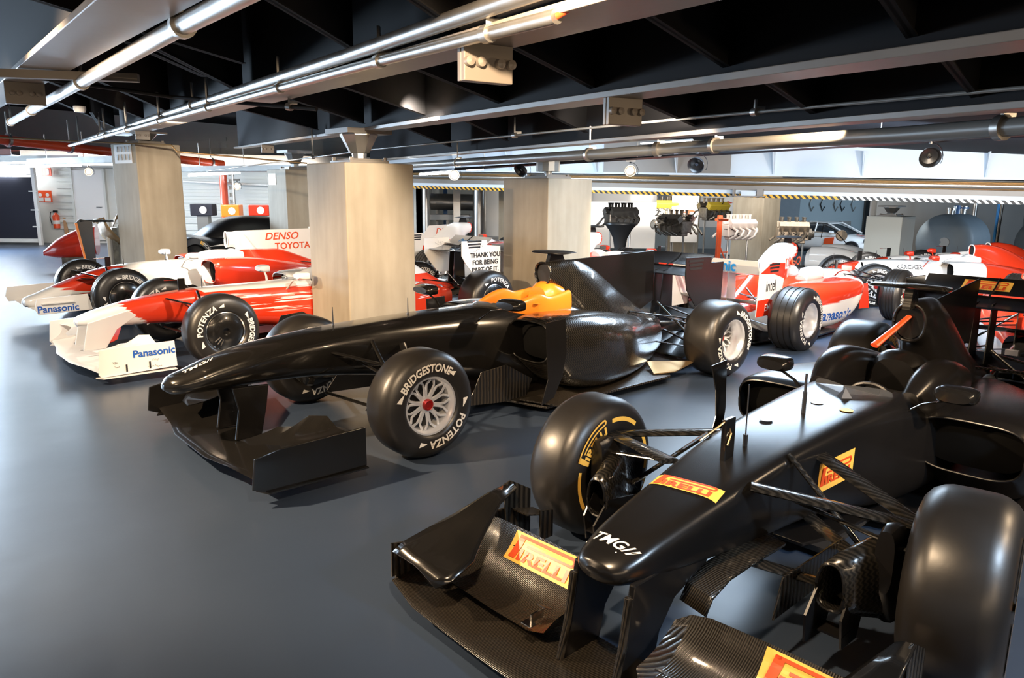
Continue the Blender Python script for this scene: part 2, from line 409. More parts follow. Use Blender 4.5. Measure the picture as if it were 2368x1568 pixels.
# ================================================================ THE HALL
def sst(a, b, t): t = min(1, max(0, (t - a) / (b - a))); return t * t * (3 - 2 * t)
def fz(x, y): return -0.042 * max(0.0, y - 9.5) * sst(0.0, 3.0, x)
def cz(x, y, d=0.0): return 2.122 - 0.0751 * x - 0.0101 * y + d      # underside of the girders (sloping deck)
m = MB(); nx, ny = 80, 84
xs = [-22 + 46 * i / nx for i in range(nx + 1)]; ys = [-7 + 47 * j / ny for j in range(ny + 1)]
m.add([(x, y, fz(x, y)) for y in ys for x in xs], [(j * (nx + 1) + i, j * (nx + 1) + i + 1, (j + 1) * (nx + 1) + i + 1, (j + 1) * (nx + 1) + i) for j in range(ny) for i in range(nx)])
tag(m.build('floor', 'floor'), kind='structure')
m = MB()
P = [(-22, -7), (24, -7), (24, 17), (-2.2, 22.2), (-22, 22.2)]
m.prism([(x, y, cz(x, y, 0.80)) for x, y in P], (0, 0, 0.08))
tag(m.build('ceiling', 'deck', smooth=False), kind='structure')
m = MB().prism([(-2.5, 17.4, 2.45), (24, 5, 2.45), (24, 37, 2.2), (-2.5, 37, 2.2)], (0, 0, 0.08))
tag(m.build('ceiling', 'greypanel', smooth=False), kind='structure')
def wall(name, x0, y0, x1, y1, z0, z1, mat, t=0.15):
    d = Vector((x1 - x0, y1 - y0, 0)); n = Vector((-d.y, d.x, 0)).normalized() * t
    return tag(MB().prism([(x0, y0, z0), (x1, y1, z0), (x1, y1, z1), (x0, y0, z1)], n).build(name, mat, smooth=False), kind='structure')
wall('wall_back', -22, 21.4, -2.6, 21.4, 0, 4.2, 'wallwhite')
wall('wall_inner', -2.6, 21.4, -2.6, 36, -1.2, 3.0, 'wallwhite')
wall('wall_far', -2.6, 36, 24, 36, -1.4, 3.0, 'wallwhite')
wall('wall_right', 24, 36, 24, -7, -1.4, 3.0, 'greypanel')
wall('wall_near', 24, -7, -22, -7, 0, 4.4, 'greypanel')
# corrugated cladding of the back wall, shown as shallow horizontal ribs
m = MB()
for x0, x1 in ((-12.9, -12.35), (-11.35, -8.0), (-7.6, -3.2)):
    for k in range(15): m.box(((x0 + x1) / 2, 21.37, 0.25 + k * 0.19), (x1 - x0, 0.05, 0.10))
tag(m.build('trim_1', 'wallwhite', smooth=False), kind='structure')
m = MB().prism([(-22, 17.4, 2.22), (-2.6, 17.4, 1.98), (-2.6, 21.4, 1.98), (-22, 21.4, 2.22)], (0, 0, 0.3))
tag(m.build('ceiling', 'steel', smooth=False), kind='structure')
# column: front corner, side, heading of the right-hand face
def column(x, y, w, ang, top, label, band=None):
    a = radians(ang); u = Vector((cos(a), sin(a), 0)) * w; v = Vector((-sin(a), cos(a), 0)) * w; c = Vector((x, y, 0)); zb = min(fz(x, y), fz(*(c + u).xy)) - 0.02
    r = root('concrete_column', (x, y, 0), 0, label, 'column', 'square concrete columns')
    o = MB().prism([Vector((0, 0, zb)), u + Vector((0, 0, zb)), u + v + Vector((0, 0, zb)), v + Vector((0, 0, zb))], (0, 0, top - zb)).build('shaft', 'conc', r, smooth=False, bevel=0.012)
    cc = (u + v) / 2; return r, cc, u, v
def bearing(r, cc, u, v, z0, z1, cone=True):
    un, vn = u.normalized(), v.normalized(); A = math.atan2(un.y, un.x)
    MB().box(cc + Vector((0, 0, z0 + 0.015)), (0.44, 0.40, 0.03), A).box(cc + Vector((0, 0, z0 + 0.04)), (0.34, 0.30, 0.02), A).build('base_plate', 'steel', r, smooth=False, bevel=0.004)
    m = MB()
    for i in (-1, 1):
        for j in (-1, 1): m.lathe([(z0 + 0.03, 0.02), (z0 + 0.06, 0.02), (z0 + 0.062, 0.0)], cc + un * 0.19 * i + vn * 0.17 * j, 'z', 6)
    m.build('anchor_bolts', 'steel', r, smooth=False)
    h = z1 - z0
    if cone: MB().lathe([(z0 + 0.05, 0.07), (z0 + h * 0.30, 0.075), (z0 + h * 0.32, 0.10), (z0 + h * 0.82, 0.19), (z0 + h * 0.86, 0.19)], cc, 'z', 8).build('bearing_cone', 'galv', r, smooth=False)
    else: MB().lathe([(z0 + 0.05, 0.05), (z0 + h * 0.35, 0.05), (z0 + h * 0.35, 0.15), (z0 + h * 0.9, 0.15)], cc, 'z', 12).build('bearing_block', 'pipegrey', r, smooth=False)
    MB().box(cc + Vector((0, 0, z0 + h * 0.92)), (0.5, 0.44, h * 0.14), A).build('head_plate', 'steel', r, smooth=False)
c2 = column(-1.57, 7.10, 0.77, 42, 1.83, 'wide square concrete column beside the black nose, right of the DENSO engine cover'); bearing(*c2, 1.83, cz(-1.6, 7.6, 0.0))
c3 = column(0.42, 9.10, 0.80, 43, 1.73, 'square concrete column behind the black airbox camera, with a dark steel block on top'); bearing(*c3, 1.73, cz(0.45, 9.7), False)
c1 = column(-5.68, 11.50, 0.72, 55, 2.24, 'leftmost beige concrete column with a slotted white label near its top'); bearing(*c1, 2.24, cz(-5.7, 12.0))
c4 = column(-4.19, 14.00, 0.78, 43, 1.93, 'pale concrete column half hidden left of the wide column, with a small sign'); bearing(*c4, 1.93, cz(-4.2, 14.5))
c5 = column(8.80, 17.0, 0.80, 43, 1.06, 'short pale column standing in front of the dark tank'); bearing(*c5, 1.06, cz(8.8, 17.5, 0.02))
[o for o in c5[0].children if o.name.startswith('shaft')][0].data.materials[0] = MT['col_grey']
c6 = column(6.0, 26.0, 0.80, 43, 2.2, 'concrete column in the workshop behind the stripped gearbox')
c7 = column(7.3, 22.0, 1.00, 43, 2.2, 'broad column in the workshop right of the orange engine crane')
# label plates on the two left columns
def on_face(col, z, w, h, along, mat, name, off=0.006):
    r, cc, u, v = col; vn = v.normalized(); un = u.normalized(); c = vn * along - un * off
    return MB().prism([c - vn * w / 2 + Vector((0, 0, z - h / 2)), c + vn * w / 2 + Vector((0, 0, z - h / 2)), c + vn * w / 2 + Vector((0, 0, z + h / 2)), c - vn * w / 2 + Vector((0, 0, z + h / 2))], -un * 0.004).build(name, mat, r, smooth=False)
on_face(c1, 2.08, 0.5, 0.28, 0.36, 'whitep', 'label_plate'); m = MB()
for i in range(4):
    for j in range(2): m.box(c1[2] * 0 + c1[3].normalized() * (0.18 + i * 0.11) - c1[2].normalized() * 0.014 + Vector((0, 0, 2.03 + j * 0.12)), (0.012, 0.03, 0.085), radians(55))
m.build('label_slots', 'pipegrey', c1[0], smooth=False)
on_face(c4, 1.75, 0.28, 0.2, 0.55, 'whitep', 'sign_plate')
v2, f2 = glyphs('[ ]', 0.16, 0.01); un, vn = c4[2].normalized(), c4[3].normalized()
put(MB(), v2, f2, vn * 0.55 - un * 0.014 + Vector((0, 0, 1.75)), -vn, (0, 0, 1)).build('sign_mark', 'ink', c4[0], smooth=False)
# ---- steel girders of the sloping deck
def girder(p0, p1, w, side, name='steel_girder', label='', depth=0.80):
    a, b = Vector((*p0, cz(*p0))), Vector((*p1, cz(*p1))); d = (b - a).normalized(); n = Vector((-d.y, d.x, 0)).normalized() * side
    r = root(name, a, 0, label, 'girder', 'painted steel ceiling girders'); o = Vector((0, 0, 0)); L = b - a
    MB().prism([o, n * w, n * w + Vector((0, 0, 0.03)), Vector((0, 0, 0.03))], L).build('bottom_flange', 'steel', r, smooth=False, bevel=0.003)
    MB().prism([n * (w / 2 - 0.01) + Vector((0, 0, 0.03)), n * (w / 2 + 0.01) + Vector((0, 0, 0.03)), n * (w / 2 + 0.01) + Vector((0, 0, depth)), n * (w / 2 - 0.01) + Vector((0, 0, depth))], L).build('web', 'joist', r, smooth=False)
    return r, n, d, w
def hang_plate(g, at, h=0.13, w=0.20):
    r, n, d, gw = g; a = Vector(r.location); p = Vector((*at, cz(*at))) - a; c = n * gw / 2 + d * (p.dot(d)); A = math.atan2(n.y, n.x)
    for s in (-1, 1): MB().box(c + d * 0.014 * s + Vector((0, 0, -h / 2 + 0.0)), (w, 0.024, h), A).build('splice_plate', 'steel', r, smooth=False, bevel=0.003)
    for s, q in ((1, 0.085), (1, 0.04), (1, -0.04), (1, -0.085)):
        MB().lathe([(0, 0.0), (0.0, 0.018), (0.022, 0.017), (0.028, 0.0)], (0, 0, 0), 'y', 12).build('bolt', 'steel', r).matrix_local = Matrix.Translation(c + d * 0.026 + n * q + Vector((0, 0, -h * 0.5))) @ Matrix.Rotation(math.atan2(d.y, d.x) - pi / 2, 4, 'Z')
gA = girder((-7.2, 14.36), (1.85, -0.1), 0.23, -1, label='steel girder carrying the bundled grey pipes, ending top right of the picture')
hang_plate(gA, (-0.03, 2.85)); hang_plate(gA, (-5.5, 11.65))
gB = girder((-5.6, 15.9), (2.85, -0.4), 0.20, -1, label='steel girder resting on the cone above the wide concrete column')
hang_plate(gB, (0.66, 3.9)); hang_plate(gB, (-4.0, 12.9))
gC = girder((-3.1, 17.0), (3.55, -0.4), 0.16, -1, label='steel girder farthest right, resting above the column behind the airbox camera')
gD = girder((-7.9, 11.1), (0.8, -0.2), 0.27, 1, label='broad pale steel girder crossing the top left corner')
hang_plate(gD, (-3.78, 5.76), 0.16, 0.26)
r_ = gD[0]; p = Vector((-3.05, 4.82, cz(-3.05, 4.82))) - Vector(r_.location)
MB().box(p + Vector((0.22, 0.10, -0.03)), (0.85, 0.06, 0.05), radians(12)).build('clamp_bar', 'steel', r_, smooth=False)
# joists: webs crossing between the girders
J = [((-2.99, 5.37), (-3.73, 8.35)), ((-1.84, 4.05), (-2.01, 5.7)), ((-.84, 2.71), (-.74, 3.47)), ((.01, 3.2), (.41, 4.06)), ((-.48, 3.98), (-.09, 5.04)), ((.44, 2.52), (.91, 3.26)), ((.98, 2.1), (1.29, 2.53)), ((.71, 4.39), (1.36, 5.54)), ((1.54, 2.78), (2.04, 3.42)), ((1.16, 3.52), (1.78, 4.47)), ((-1.92, 3.93), (-1.98, 4.92)), ((-1.07, 4.94), (-.71, 6.26)), ((-1.7, 5.94), (-1.49, 7.54)), ((-2.53, 7.32), (-2.33, 9.04)), ((-.33, 2.54), (-.21, 2.97)), ((.2, 5.32), (.59, 6.47)), ((-.39, 6.51), (-.08, 8.19)), ((-1.07, 7.85), (-.85, 10.19)), ((-4.54, 7.45), (-6.58, 12.67)), ((-3.7, 6.23), (-4.7, 9.77)), ((2.2, 2.2), (2.9, 2.75)), ((1.5, 1.5), (1.95, 1.9)), ((2.3, .6), (3.0, 1.2)), ((1.2, .9), (2.2, 1.7)), ((-1.9, 2.9), (-1.5, 4.2)), ((-5.9, 8.6), (-7.6, 11.0)), ((-5.2, 9.5), (-7.5, 14.0))]
for i, (a, b) in enumerate(J):
    d = Vector((b[0] - a[0], b[1] - a[1], 0)); e = d.normalized() * 0.07; a = Vector((*a, 0)) - e; b = Vector((*b, 0)) + e; n = Vector((-d.y, d.x, 0)).normalized() * 0.006
    A = Vector((a.x, a.y, cz(a.x, a.y, 0.06))); B = Vector((b.x, b.y, cz(b.x, b.y, 0.06))); up = Vector((0, 0, 0.735))
    o = MB().prism([A - n, B - n, B - n + up, A - n + up], n * 2).prism([A - n * 3, B - n * 3, B + n * 3, A + n * 3], (0, 0, 0.006)).build('deck_joist', 'joist', smooth=False)
    tag(o, 'thin dark web plate spanning between two ceiling girders', 'joist', 'thin joists under the dark deck')
# ---- pipes
def pipe(name, pts, r, mat, label, cat='pipe', clips=(), cr_=1.35, group=None):
    R = root(name, pts[0], 0, label, cat, group); o = Vector(pts[0]); P = [Vector(p) - o for p in pts]
    MB().tube(P, r, 14).build('pipe_run', mat, R)
    L = [(P[i + 1] - P[i]).length for i in range(len(P) - 1)]; T = sum(L)
    for t in clips:
        s = t * T; i = 0
        while i < len(L) - 1 and s > L[i]: s -= L[i]; i += 1
        d = (P[i + 1] - P[i]).normalized(); c = P[i] + d * s
        h = max(0.06, cz(*(c + o).xy) - (c + o).z + 0.1)
        MB().tube([c - d * 0.02, c + d * 0.02], r * cr_, 14).box(c + Vector((0, 0, r + h / 2)), (0.012, 0.025, h)).box(c + Vector((0.03, 0, r + 0.012)), (0.05, 0.02, 0.02)).build('pipe_clamp', 'galv', R)
    return R
pipe('sprinkler_pipe', [(-6.2, 9.5, 2.36), (-1.29, 3.03, 2.19), (-0.55, 2.05, 2.15), (0.6, 0.4, 2.1)], 0.037, 'galv', 'thick silver pipe running diagonally in the top left corner', clips=(0.0, 0.22, 0.5, 0.72, 0.84, 0.93))
pipe('conduit_pipe', [(-7.25, 12.5, 2.24), (-0.64, 3.41, 2.12), (0.12, 2.24, 2.07)], 0.022, 'galv', 'slim silver conduit under the girder, ending in a red cable', clips=(0.1, 0.3, 0.42, 0.55, 0.68, 0.8, 0.9, 0.97))
pipe('conduit_pipe', [(-7.1, 12.5, 2.29), (-0.75, 3.55, 2.18), (0.5, 1.6, 2.13)], 0.030, 'galv', 'upper silver conduit of the bundle along the girder', clips=(0.2, 0.6))
pipe('red_cable', [(0.12, 2.24, 2.07), (0.17, 2.2, 2.09), (0.20, 2.12, 2.14), (0.24, 2.1, 2.25)], 0.010, 'redpipe', 'short red cable curling out of the conduit end', 'cable')
pipe('red_pipe', [(-14.0, 12.6, 2.55), (-8.71, 13.0, 2.36), (-7.74, 15.0, 2.24), (-6.48, 17.0, 2.10)], 0.085, 'redpipe', 'thick red sprinkler main passing behind the leftmost column', clips=(0.55, 0.66, 0.8, 0.97))
pipe('cross_pipe', [(-2.6, 14.2, 1.98), (0.79, 6.6, 1.90), (1.36, 6.07, 1.93), (2.14, 4.18, 1.90), (2.6, 2.9, 1.89), (3.7, -0.2, 1.86)], 0.045, 'pipegrey', 'thick grey pipe crossing in front of the dark steel bearing', clips=(0.29, 0.51, 0.56, 0.60, 0.74))
pipe('thin_conduit', [(-5.23, 13.0, 1.86), (-1.47, 8.0, 1.99), (1.11, 5.01, 2.05), (2.02, 3.08, 2.0), (2.4, 2.2, 1.98), (3.3, 0.2, 1.95)], 0.009, 'pipegrey', 'very thin conduit with small black boxes right of the cone bearing', clips=(0.3, 0.55, 0.7, 0.82, 0.9), cr_=2.5)
pipe('thin_conduit', [(-3.4, 5.3, 2.33), (-2.6, 5.9, 2.26), (-1.55, 5.25, 2.13), (-1.3, 5.1, 2.1)], 0.014, 'blackm', 'dark conduit linking the two diagonal pipes', clips=(0.9,), cr_=1.8)
pipe('copper_pipe', [(-8.6, 11.0, 2.32), (-7.0, 11.6, 2.27), (-5.0, 11.2, 2.19), (-4.95, 11.25, 2.10), (-3.3, 12.2, 1.98)], 0.012, 'gold', 'thin copper pipe stepping down across the leftmost column head')
pipe('red_pipe', [(-7.87, 20.6, 0.0), (-7.87, 20.6, 2.1)], 0.10, 'redpipe', 'upright dark red pipe against the back wall')
pipe('thin_conduit', [(-7.6, 20.6, 0.0), (-7.6, 20.6, 2.1)], 0.03, 'galv', 'upright silver pipe beside the red one on the back wall')
# ---- low bulkhead over the workshop entrance
B0, B1 = Vector((-3.2, 17.51, 0)), Vector((11.0, 10.6, 0)); BD = (B1 - B0).normalized(); BN = Vector((-BD.y, BD.x, 0))     # BN points away from camera
if BN.y < 0: BN = -BN
def bz(p): t = (p - B0).dot(BD); return 1.62 - 0.0158 * t
def strip(mat, name, zl, zh, d0, d1, **k):
    a0, a1 = bz(B0), bz(B1); P0, P1 = B0 + BN * d0, B1 + BN * d0
    m = MB().prism([P0 + Vector((0, 0, a0 + zl)), P1 + Vector((0, 0, a1 + zl)), P1 + Vector((0, 0, a1 + zh)), P0 + Vector((0, 0, a0 + zh))], BN * (d1 - d0))
    return m.build(name, mat, smooth=False, **k)
tag(strip('blue_steel', 'trim_2', 0.40, 1.15, 0.0, 0.05), kind='structure')
tag(strip('blue_steel', 'trim_3', 0.38, 0.41, -0.12, 0.05), kind='structure')
g = root('low_girder', B0, 0, 'long low girder with hazard tape over the workshop entrance', 'girder')
def gs(mat, name, zl, zh, d0, d1, ta=None, tb=None):
    o = strip(mat, name, zl, zh, d0, d1); o.parent = g; o.data.transform(Matrix.Translation(-B0)); return o
gs('steel', 'web_panel', 0.125, 0.27, -0.02, 0.1); gs('galv', 'upper_rail', 0.27, 0.30, -0.10, 0.05); gs('blue_steel', 'lower_strip', 0.06, 0.125, -0.04, 0.1)
for k, (z, d, r) in enumerate(((0.33, -0.10, 0.016), (0.355, -0.05, 0.012), (0.30, -0.13, 0.013), (0.245, -0.06, 0.012), (0.225, -0.09, 0.010))):
    a, b = B0 + BN * d + Vector((0, 0, bz(B0) + z)), B1 + BN * d + Vector((0, 0, bz(B1) + z)); MB().tube([a - B0, b - B0], r, 8).build('rail_conduit', 'galv' if k % 2 else 'gold', g)
for (t0, t1, mt_) in ((0, 9.9, 'haz'), (9.9, 15.8, 'hazw')):
    a, b = B0 + BD * t0, B0 + BD * t1
    o = MB().prism([a - BN * 0.05 + Vector((0, 0, bz(a))), b - BN * 0.05 + Vector((0, 0, bz(b))), b - BN * 0.05 + Vector((0, 0, bz(b) + 0.06)), a - BN * 0.05 + Vector((0, 0, bz(a) + 0.06))], BN * 0.15).build('hazard_tape', mt_, g, smooth=False)
    o.data.transform(Matrix.Translation(-B0))
def on_bulk(px_t): return B0 + BD * px_t
for t in (2.2, 3.5, 5.4, 7.0, 8.75, 10.2, 12.0, 13.6):
    p = on_bulk(t); z = bz(p); n = -BN
    o = MB().prism([p + Vector((0, 0, z + 0.42)), p + n * 0.04 + Vector((0, 0, z + 0.42)), p + n * 0.30 + Vector((0, 0, z + 0.82)), p + Vector((0, 0, z + 0.82))], BD * 0.02)
    o = o.build('gusset_plate', 'blue_steel', smooth=False); tag(o, 'tapering blue-grey gusset plate welded to the bulkhead', 'gusset', 'gussets on the pale bulkhead')
# grey end panel of bulkhead (dark section in the middle)
a, b = on_bulk(5.55), on_bulk(8.0)
m = MB().prism([a - BN * 0.02 + Vector((0, 0, bz(a) + 0.42)), b - BN * 0.02 + Vector((0, 0, bz(b) + 0.42)), b - BN * 0.02 + Vector((0, 0, bz(b) + 1.15)), a - BN * 0.02 + Vector((0, 0, bz(a) + 1.15))], BN * 0.015)
tag(m.build('trim_4', 'steel', smooth=False), kind='structure')
# short I-beam stub hanging below the girder
p = on_bulk(8.35); z = bz(p); R = root('steel_stub', p + Vector((0, 0, z)), math.atan2(BD.y, BD.x), 'short steel stub bracket hanging across the hazard tape', 'bracket')
MB().box((0, -0.1, 0.02), (0.62, 0.2, 0.02)).box((-0.24, -0.1, 0.08), (0.03, 0.2, 0.14)).box((0.22, -0.1, 0.08), (0.1, 0.2, 0.12)).build('bracket_frame', 'steel', R, smooth=False)
MB().box((0.02, -0.15, 0.06), (0.26, 0.03, 0.1)).build('face_plate', 'blue_steel', R, smooth=False)
# ---- lighting track, spots and tubes
T0, T1 = Vector((-1.9, 14.0, 1.90)), Vector((5.2, 6.4, 2.13))
R = root('lighting_track', T0, 0, 'long dark lighting track hanging in front of the pale bulkhead', 'lighting track')
MB().tube([(0, 0, 0), T1 - T0], 0.022, 4, flat=1.0).build('track_rail', 'black', R, smooth=False)
for t in (0.2, 0.5, 0.8):
    p = (T1 - T0) * t; MB().tube([p, p + Vector((0, 0, 0.4))], 0.006, 6).build('hanger', 'galv', R)
def spot_head(loc, aim, lit, label, s=1.0):
    R = root('track_spotlight', loc, 0, label, 'spotlight', 'round dish spotlights on the ceiling tracks'); d = (Vector(aim) - Vector(loc)).normalized()
    Q = d.to_track_quat('Z', 'Y').to_matrix().to_4x4()
    def put_(m, n, mat): o = m.build(n, mat, R); o.data.transform(Q); return o
    put_(MB().lathe([(-0.05, 0.0), (-0.05, 0.03), (-0.02, 0.085 * s), (0.03, 0.10 * s), (0.035, 0.10 * s), (0.03, 0.092 * s), (-0.01, 0.075 * s), (-0.025, 0.02)], (0, 0, 0), 'z', 28), 'dish', 'black')
    put_(MB().lathe([(-0.02, 0.0), (-0.02, 0.022), (0.0, 0.02), (0.002, 0.0)], (0, 0, 0), 'z', 16) if not lit else MB().lathe([(0.0, 0.0), (0.0, 0.055 * s), (0.012, 0.05 * s), (0.015, 0.0)], (0, 0, 0), 'z', 20), 'bulb', 'litw' if lit else 'chrome')
    pts = [(0.13 * s * sin(a), 0, 0.13 * s * cos(a)) for a in [pi * k / 10 - 0.1 for k in range(8)]]
    MB().tube([(-0.0 + x * 1.0, y, z) for x, y, z in pts], 0.009, 6, flat=0.4).build('hoop_bracket', 'black', R)
    MB().box((0, 0, 0.17 * s), (0.16, 0.05, 0.05)).tube([(0, 0, 0.12 * s), (0, 0, 0.15 * s)], 0.02, 8).build('adaptor', 'black', R, smooth=False)
spot_head((0.11, 10.5, 1.86), (-1.5, 9.0, 0.0), False, 'unlit black dish spotlight just left of the dark bearing block')
spot_head((2.16, 9.0, 1.90), (0.3, 6.0, 0.0), False, 'unlit black dish spotlight left of the long lit tube')
spot_head((4.08, 7.5, 1.94), (3.0, 4.0, 0.6), False, 'largest dish spotlight, at the right end of the track', 1.0)
spot_head((1.92, 12.5, 1.91), (1.2, 7.0, 1.3), True, 'glaring lit spotlight right of the column behind the airbox camera')
spot_head((-1.05, 13.5, 1.84), (-0.7, 7.0, 1.2), True, 'glaring lit spotlight between the two big concrete columns')
spot_head((-10.05, 18.0, 1.93), (-5, 8, 1.2), True, 'lit spotlight left of the leftmost column')
spot_head((-7.29, 20.0, 1.62), (-4, 8, 1.2), True, 'lit spotlight seen between the two left columns')
def tube_light(a, b, label, w=0.05):
    a, b = Vector(a), Vector(b); R = root('tube_light', a, 0, label, 'lamp', 'fluorescent tube lights'); L = b - a
    MB().tube([(0, 0, 0), L], 0.018, 10).build('tube', 'lit', R)
    MB().tube([(0, 0, 0.045), L + Vector((0, 0, 0.045))], w / 2, 4, flat=0.5).build('tray', 'white', R, smooth=False)
tube_light((2.75, 9.9, 2.17), (4.45, 8.45, 2.20), 'long lit tube light in front of the pale bulkhead at right')
tube_light((-1.75, 14.2, 1.86), (-1.1, 13.4, 1.87), 'short lit tube light just right of the wide column head')
tube_light((-0.95, 15.5, 1.98), (-0.6, 15.0, 1.98), 'tiny lit tube above the lit spotlight between the columns')
tube_light((1.3, 7.8, 2.02), (1.7, 7.3, 2.02), 'small bright tube under the deck right of the dark bearing')
tube_light((-11.6, 17.0, 2.0), (-9.2, 16.2, 2.02), 'lit tube of the trays left of the leftmost column')
tube_light((-13.6, 17.2, 2.06), (-11.2, 16.4, 2.08), 'lit tube under the red pipe at far left')
tube_light((-7.6, 17.8, 1.85), (-5.9, 16.4, 1.9), 'lit tube seen between the two left columns')
tube_light((-6.4, 20.0, 1.72), (-4.9, 19.5, 1.74), 'lower lit tube left of the pale column with a sign')
for (a, b, lb) in (((-12.6, 14.6, 2.12), (-9.9, 15.2, 2.18), 'open metal ceiling tray under the red pipe'), ((-12.4, 15.8, 2.05), (-9.0, 16.0, 2.1), 'second open ceiling tray above the white door'), ((-9.6, 15.4, 2.0), (-6.9, 13.9, 2.02), 'ceiling tray passing behind the leftmost column'), ((-6.9, 16.2, 1.9), (-4.2, 15.2, 1.92), 'ceiling tray between the two left columns')):
    a, b = Vector(a), Vector(b); R = root('ceiling_tray', a, 0, lb, 'ceiling tray', 'metal ceiling trays at left'); L = b - a; n = Vector((-L.y, L.x, 0)).normalized() * 0.22
    MB().prism([-n, n, n + Vector((0, 0, 0.012)), -n + Vector((0, 0, 0.012))], L).prism([-n, -n * 0.97, -n * 0.97 + Vector((0, 0, 0.12)), -n + Vector((0, 0, 0.12))], L).prism([n, n * 0.97, n * 0.97 + Vector((0, 0, 0.12)), n + Vector((0, 0, 0.12))], L).build('tray_body', 'galv', R, smooth=False)
    MB().tube([L * 0.5, L * 0.5 + Vector((0, 0, 0.6))], 0.008, 6).tube([L * 0.1, L * 0.1 + Vector((0, 0, 0.6))], 0.008, 6).build('hanger', 'galv', R)
pipe('white_cable', [(-5.0, 20.9, 1.6), (-9.0, 20.7, 1.75)], 0.03, 'white', 'white cable bundle along the back wall top', 'cable')
# smoke detector
R = root('smoke_detector', (-4.55, 8.1, 2.35), 0, 'small white smoke detector beside the conduit bundle', 'smoke detector'); MB().lathe([(0, 0.0), (0.0, 0.05), (0.03, 0.06), (0.06, 0.06)], (0, 0, 0), 'z', 20).build('detector_body', 'white', R)
# ---- left back wall furnishings
R = root('dark_curtain', (-14.6, 20.6, 0), 0, 'tall dark navy screen at the far left below a bright panel', 'screen')
MB().box((0, 0, 1.0), (3.1, 0.1, 1.65)).build('fabric', 'navy', R, smooth=False); MB().box((1.62, -0.05, 1.2), (0.09, 0.09, 2.4)).build('post', 'white', R, smooth=False)
m = MB(); [m.box((1.58, -0.08, z), (0.22, 0.05, 0.03)) for z in (0.5, 0.95, 1.45, 1.9)]; m.build('brackets', 'white', R, smooth=False)
MB().box((0, -0.02, 0.12), (3.1, 0.12, 0.10)).build('bottom_bar', 'white', R, smooth=False)
tag(MB().box((-14.9, 20.5, 1.98), (3.0, 0.08, 0.27)).build('light_panel', 'litbox', smooth=False), 'bright white light panel above the dark navy screen', 'light panel')
R = tag(MB().box((-11.96, 21.36, 1.06), (0.86, 0.06, 1.95)).build('door_1', 'whitep', smooth=False), kind='structure')
for x in (-12.42, -11.5): MB().box((x, 21.35, 1.1), (0.06, 0.1, 2.1)).build('door_frame', 'wallwhite', R, smooth=False)
MB().tube([(-11.62, 21.3, 1.02), (-11.62, 21.24, 1.02), (-11.74, 21.24, 1.02)], 0.012, 6).build('door_handle', 'pipegrey', R)
def red_sign(loc, w, h, label, k):
    R = root('fire_sign', loc, 0, label, 'sign'); MB().box((0, 0, 0), (w, 0.03, h)).build('sign_board', 'redpipe', R, smooth=False)
    m = MB()
    if k: [m.box((x, -0.02, -h * 0.28), (w * 0.38, 0.01, h * 0.32)).lathe([(0, 0.05), (0.01, 0.05)], (x, -0.02, h * 0.12), 'y', 12, True) for x in (-w * 0.24, w * 0.24)]
    else: m.box((0.03, -0.02, 0), (w * 0.3, 0.01, h * 0.7))
    m.build('sign_symbols', 'whitep', R, smooth=False)
red_sign((-13.0, 21.2, 1.98), 0.24, 0.22, 'small red and white fire sign high on the wall at far left', 0)
red_sign((-13.15, 21.2, 1.31), 0.42, 0.32, 'red fire notice with two white symbols above the extinguisher', 1)
R = root('fire_extinguisher', (-12.95, 21.30, 0.42), radians(0), 'red fire extinguisher hanging on the back wall at far left', 'fire extinguisher')
MB().lathe([(0, 0.0), (0, 0.085), (0.34, 0.09), (0.40, 0.05), (0.43, 0.03), (0.44, 0.0)], (0, 0, 0), 'z', 20).build('cylinder', 'redpipe', R)
MB().lathe([(0.12, 0.092), (0.22, 0.092)], (0, 0, 0), 'z', 20).build('paper_label', 'whitep', R); MB().box((0, 0, 0.47), (0.12, 0.04, 0.06)).build('valve', 'black', R, smooth=False)
MB().tube([(0, 0, 0.47), (-0.14, 0, 0.45), (-0.17, 0, 0.3), (-0.12, -0.02, 0.1)], 0.014, 8).build('hose', 'black', R)
tag(MB().prism([(-12.7, 21.25, 0.0), (-12.55, 21.25, 0.0), (-12.74, 21.39, 0.72), (-12.80, 21.39, 0.72)], (0, -0.03, 0)).build('wooden_plank', M('plank_wood', (0.42, 0.24, 0.12), 0.6), smooth=False), 'short wooden plank leaning on the wall beside the extinguisher', 'plank')
# ================================================================ RACING CARS
MT['void'] = M('dark_opening', (0.002, 0.002, 0.002), 0.9, spec=0.1)  # shade inside inlets and scoops put into a near-black colour
# car frame: x forward from the front axle, y to the car's left, z up
def arc_text(mb, s, r, size, deg, y, near=1, bold=0.02, shear=0.0, sx=1.0, space=1.05, gl=None):
    v, f = gl or glyphs(s, size, bold, shear, sx, space); c = radians(deg); out = []
    for a, b in v:
        t = c + a / r; q = r + b; out.append((mb.cx - near * q * sin(t), y + near * 0.0012, mb.cz + q * cos(t)))
    return mb.add(out, f)
def arc_bar(mb, r0, r1, a0, a1, y, near=1, n=8, r2=None, r3=None):
    v = []; f = []; r2 = r0 if r2 is None else r2; r3 = r1 if r3 is None else r3
    for k in range(n + 1):
        u = k / n; t = radians(a0 + (a1 - a0) * u)
        for q in (r0 + (r2 - r0) * u, r1 + (r3 - r1) * u): v.append((mb.cx - near * q * sin(t), y + near * 0.0012, mb.cz + q * cos(t)))
    for k in range(n): f.append((2*k, 2*k+1, 2*k+3, 2*k+2))
    return mb.add(v, f)
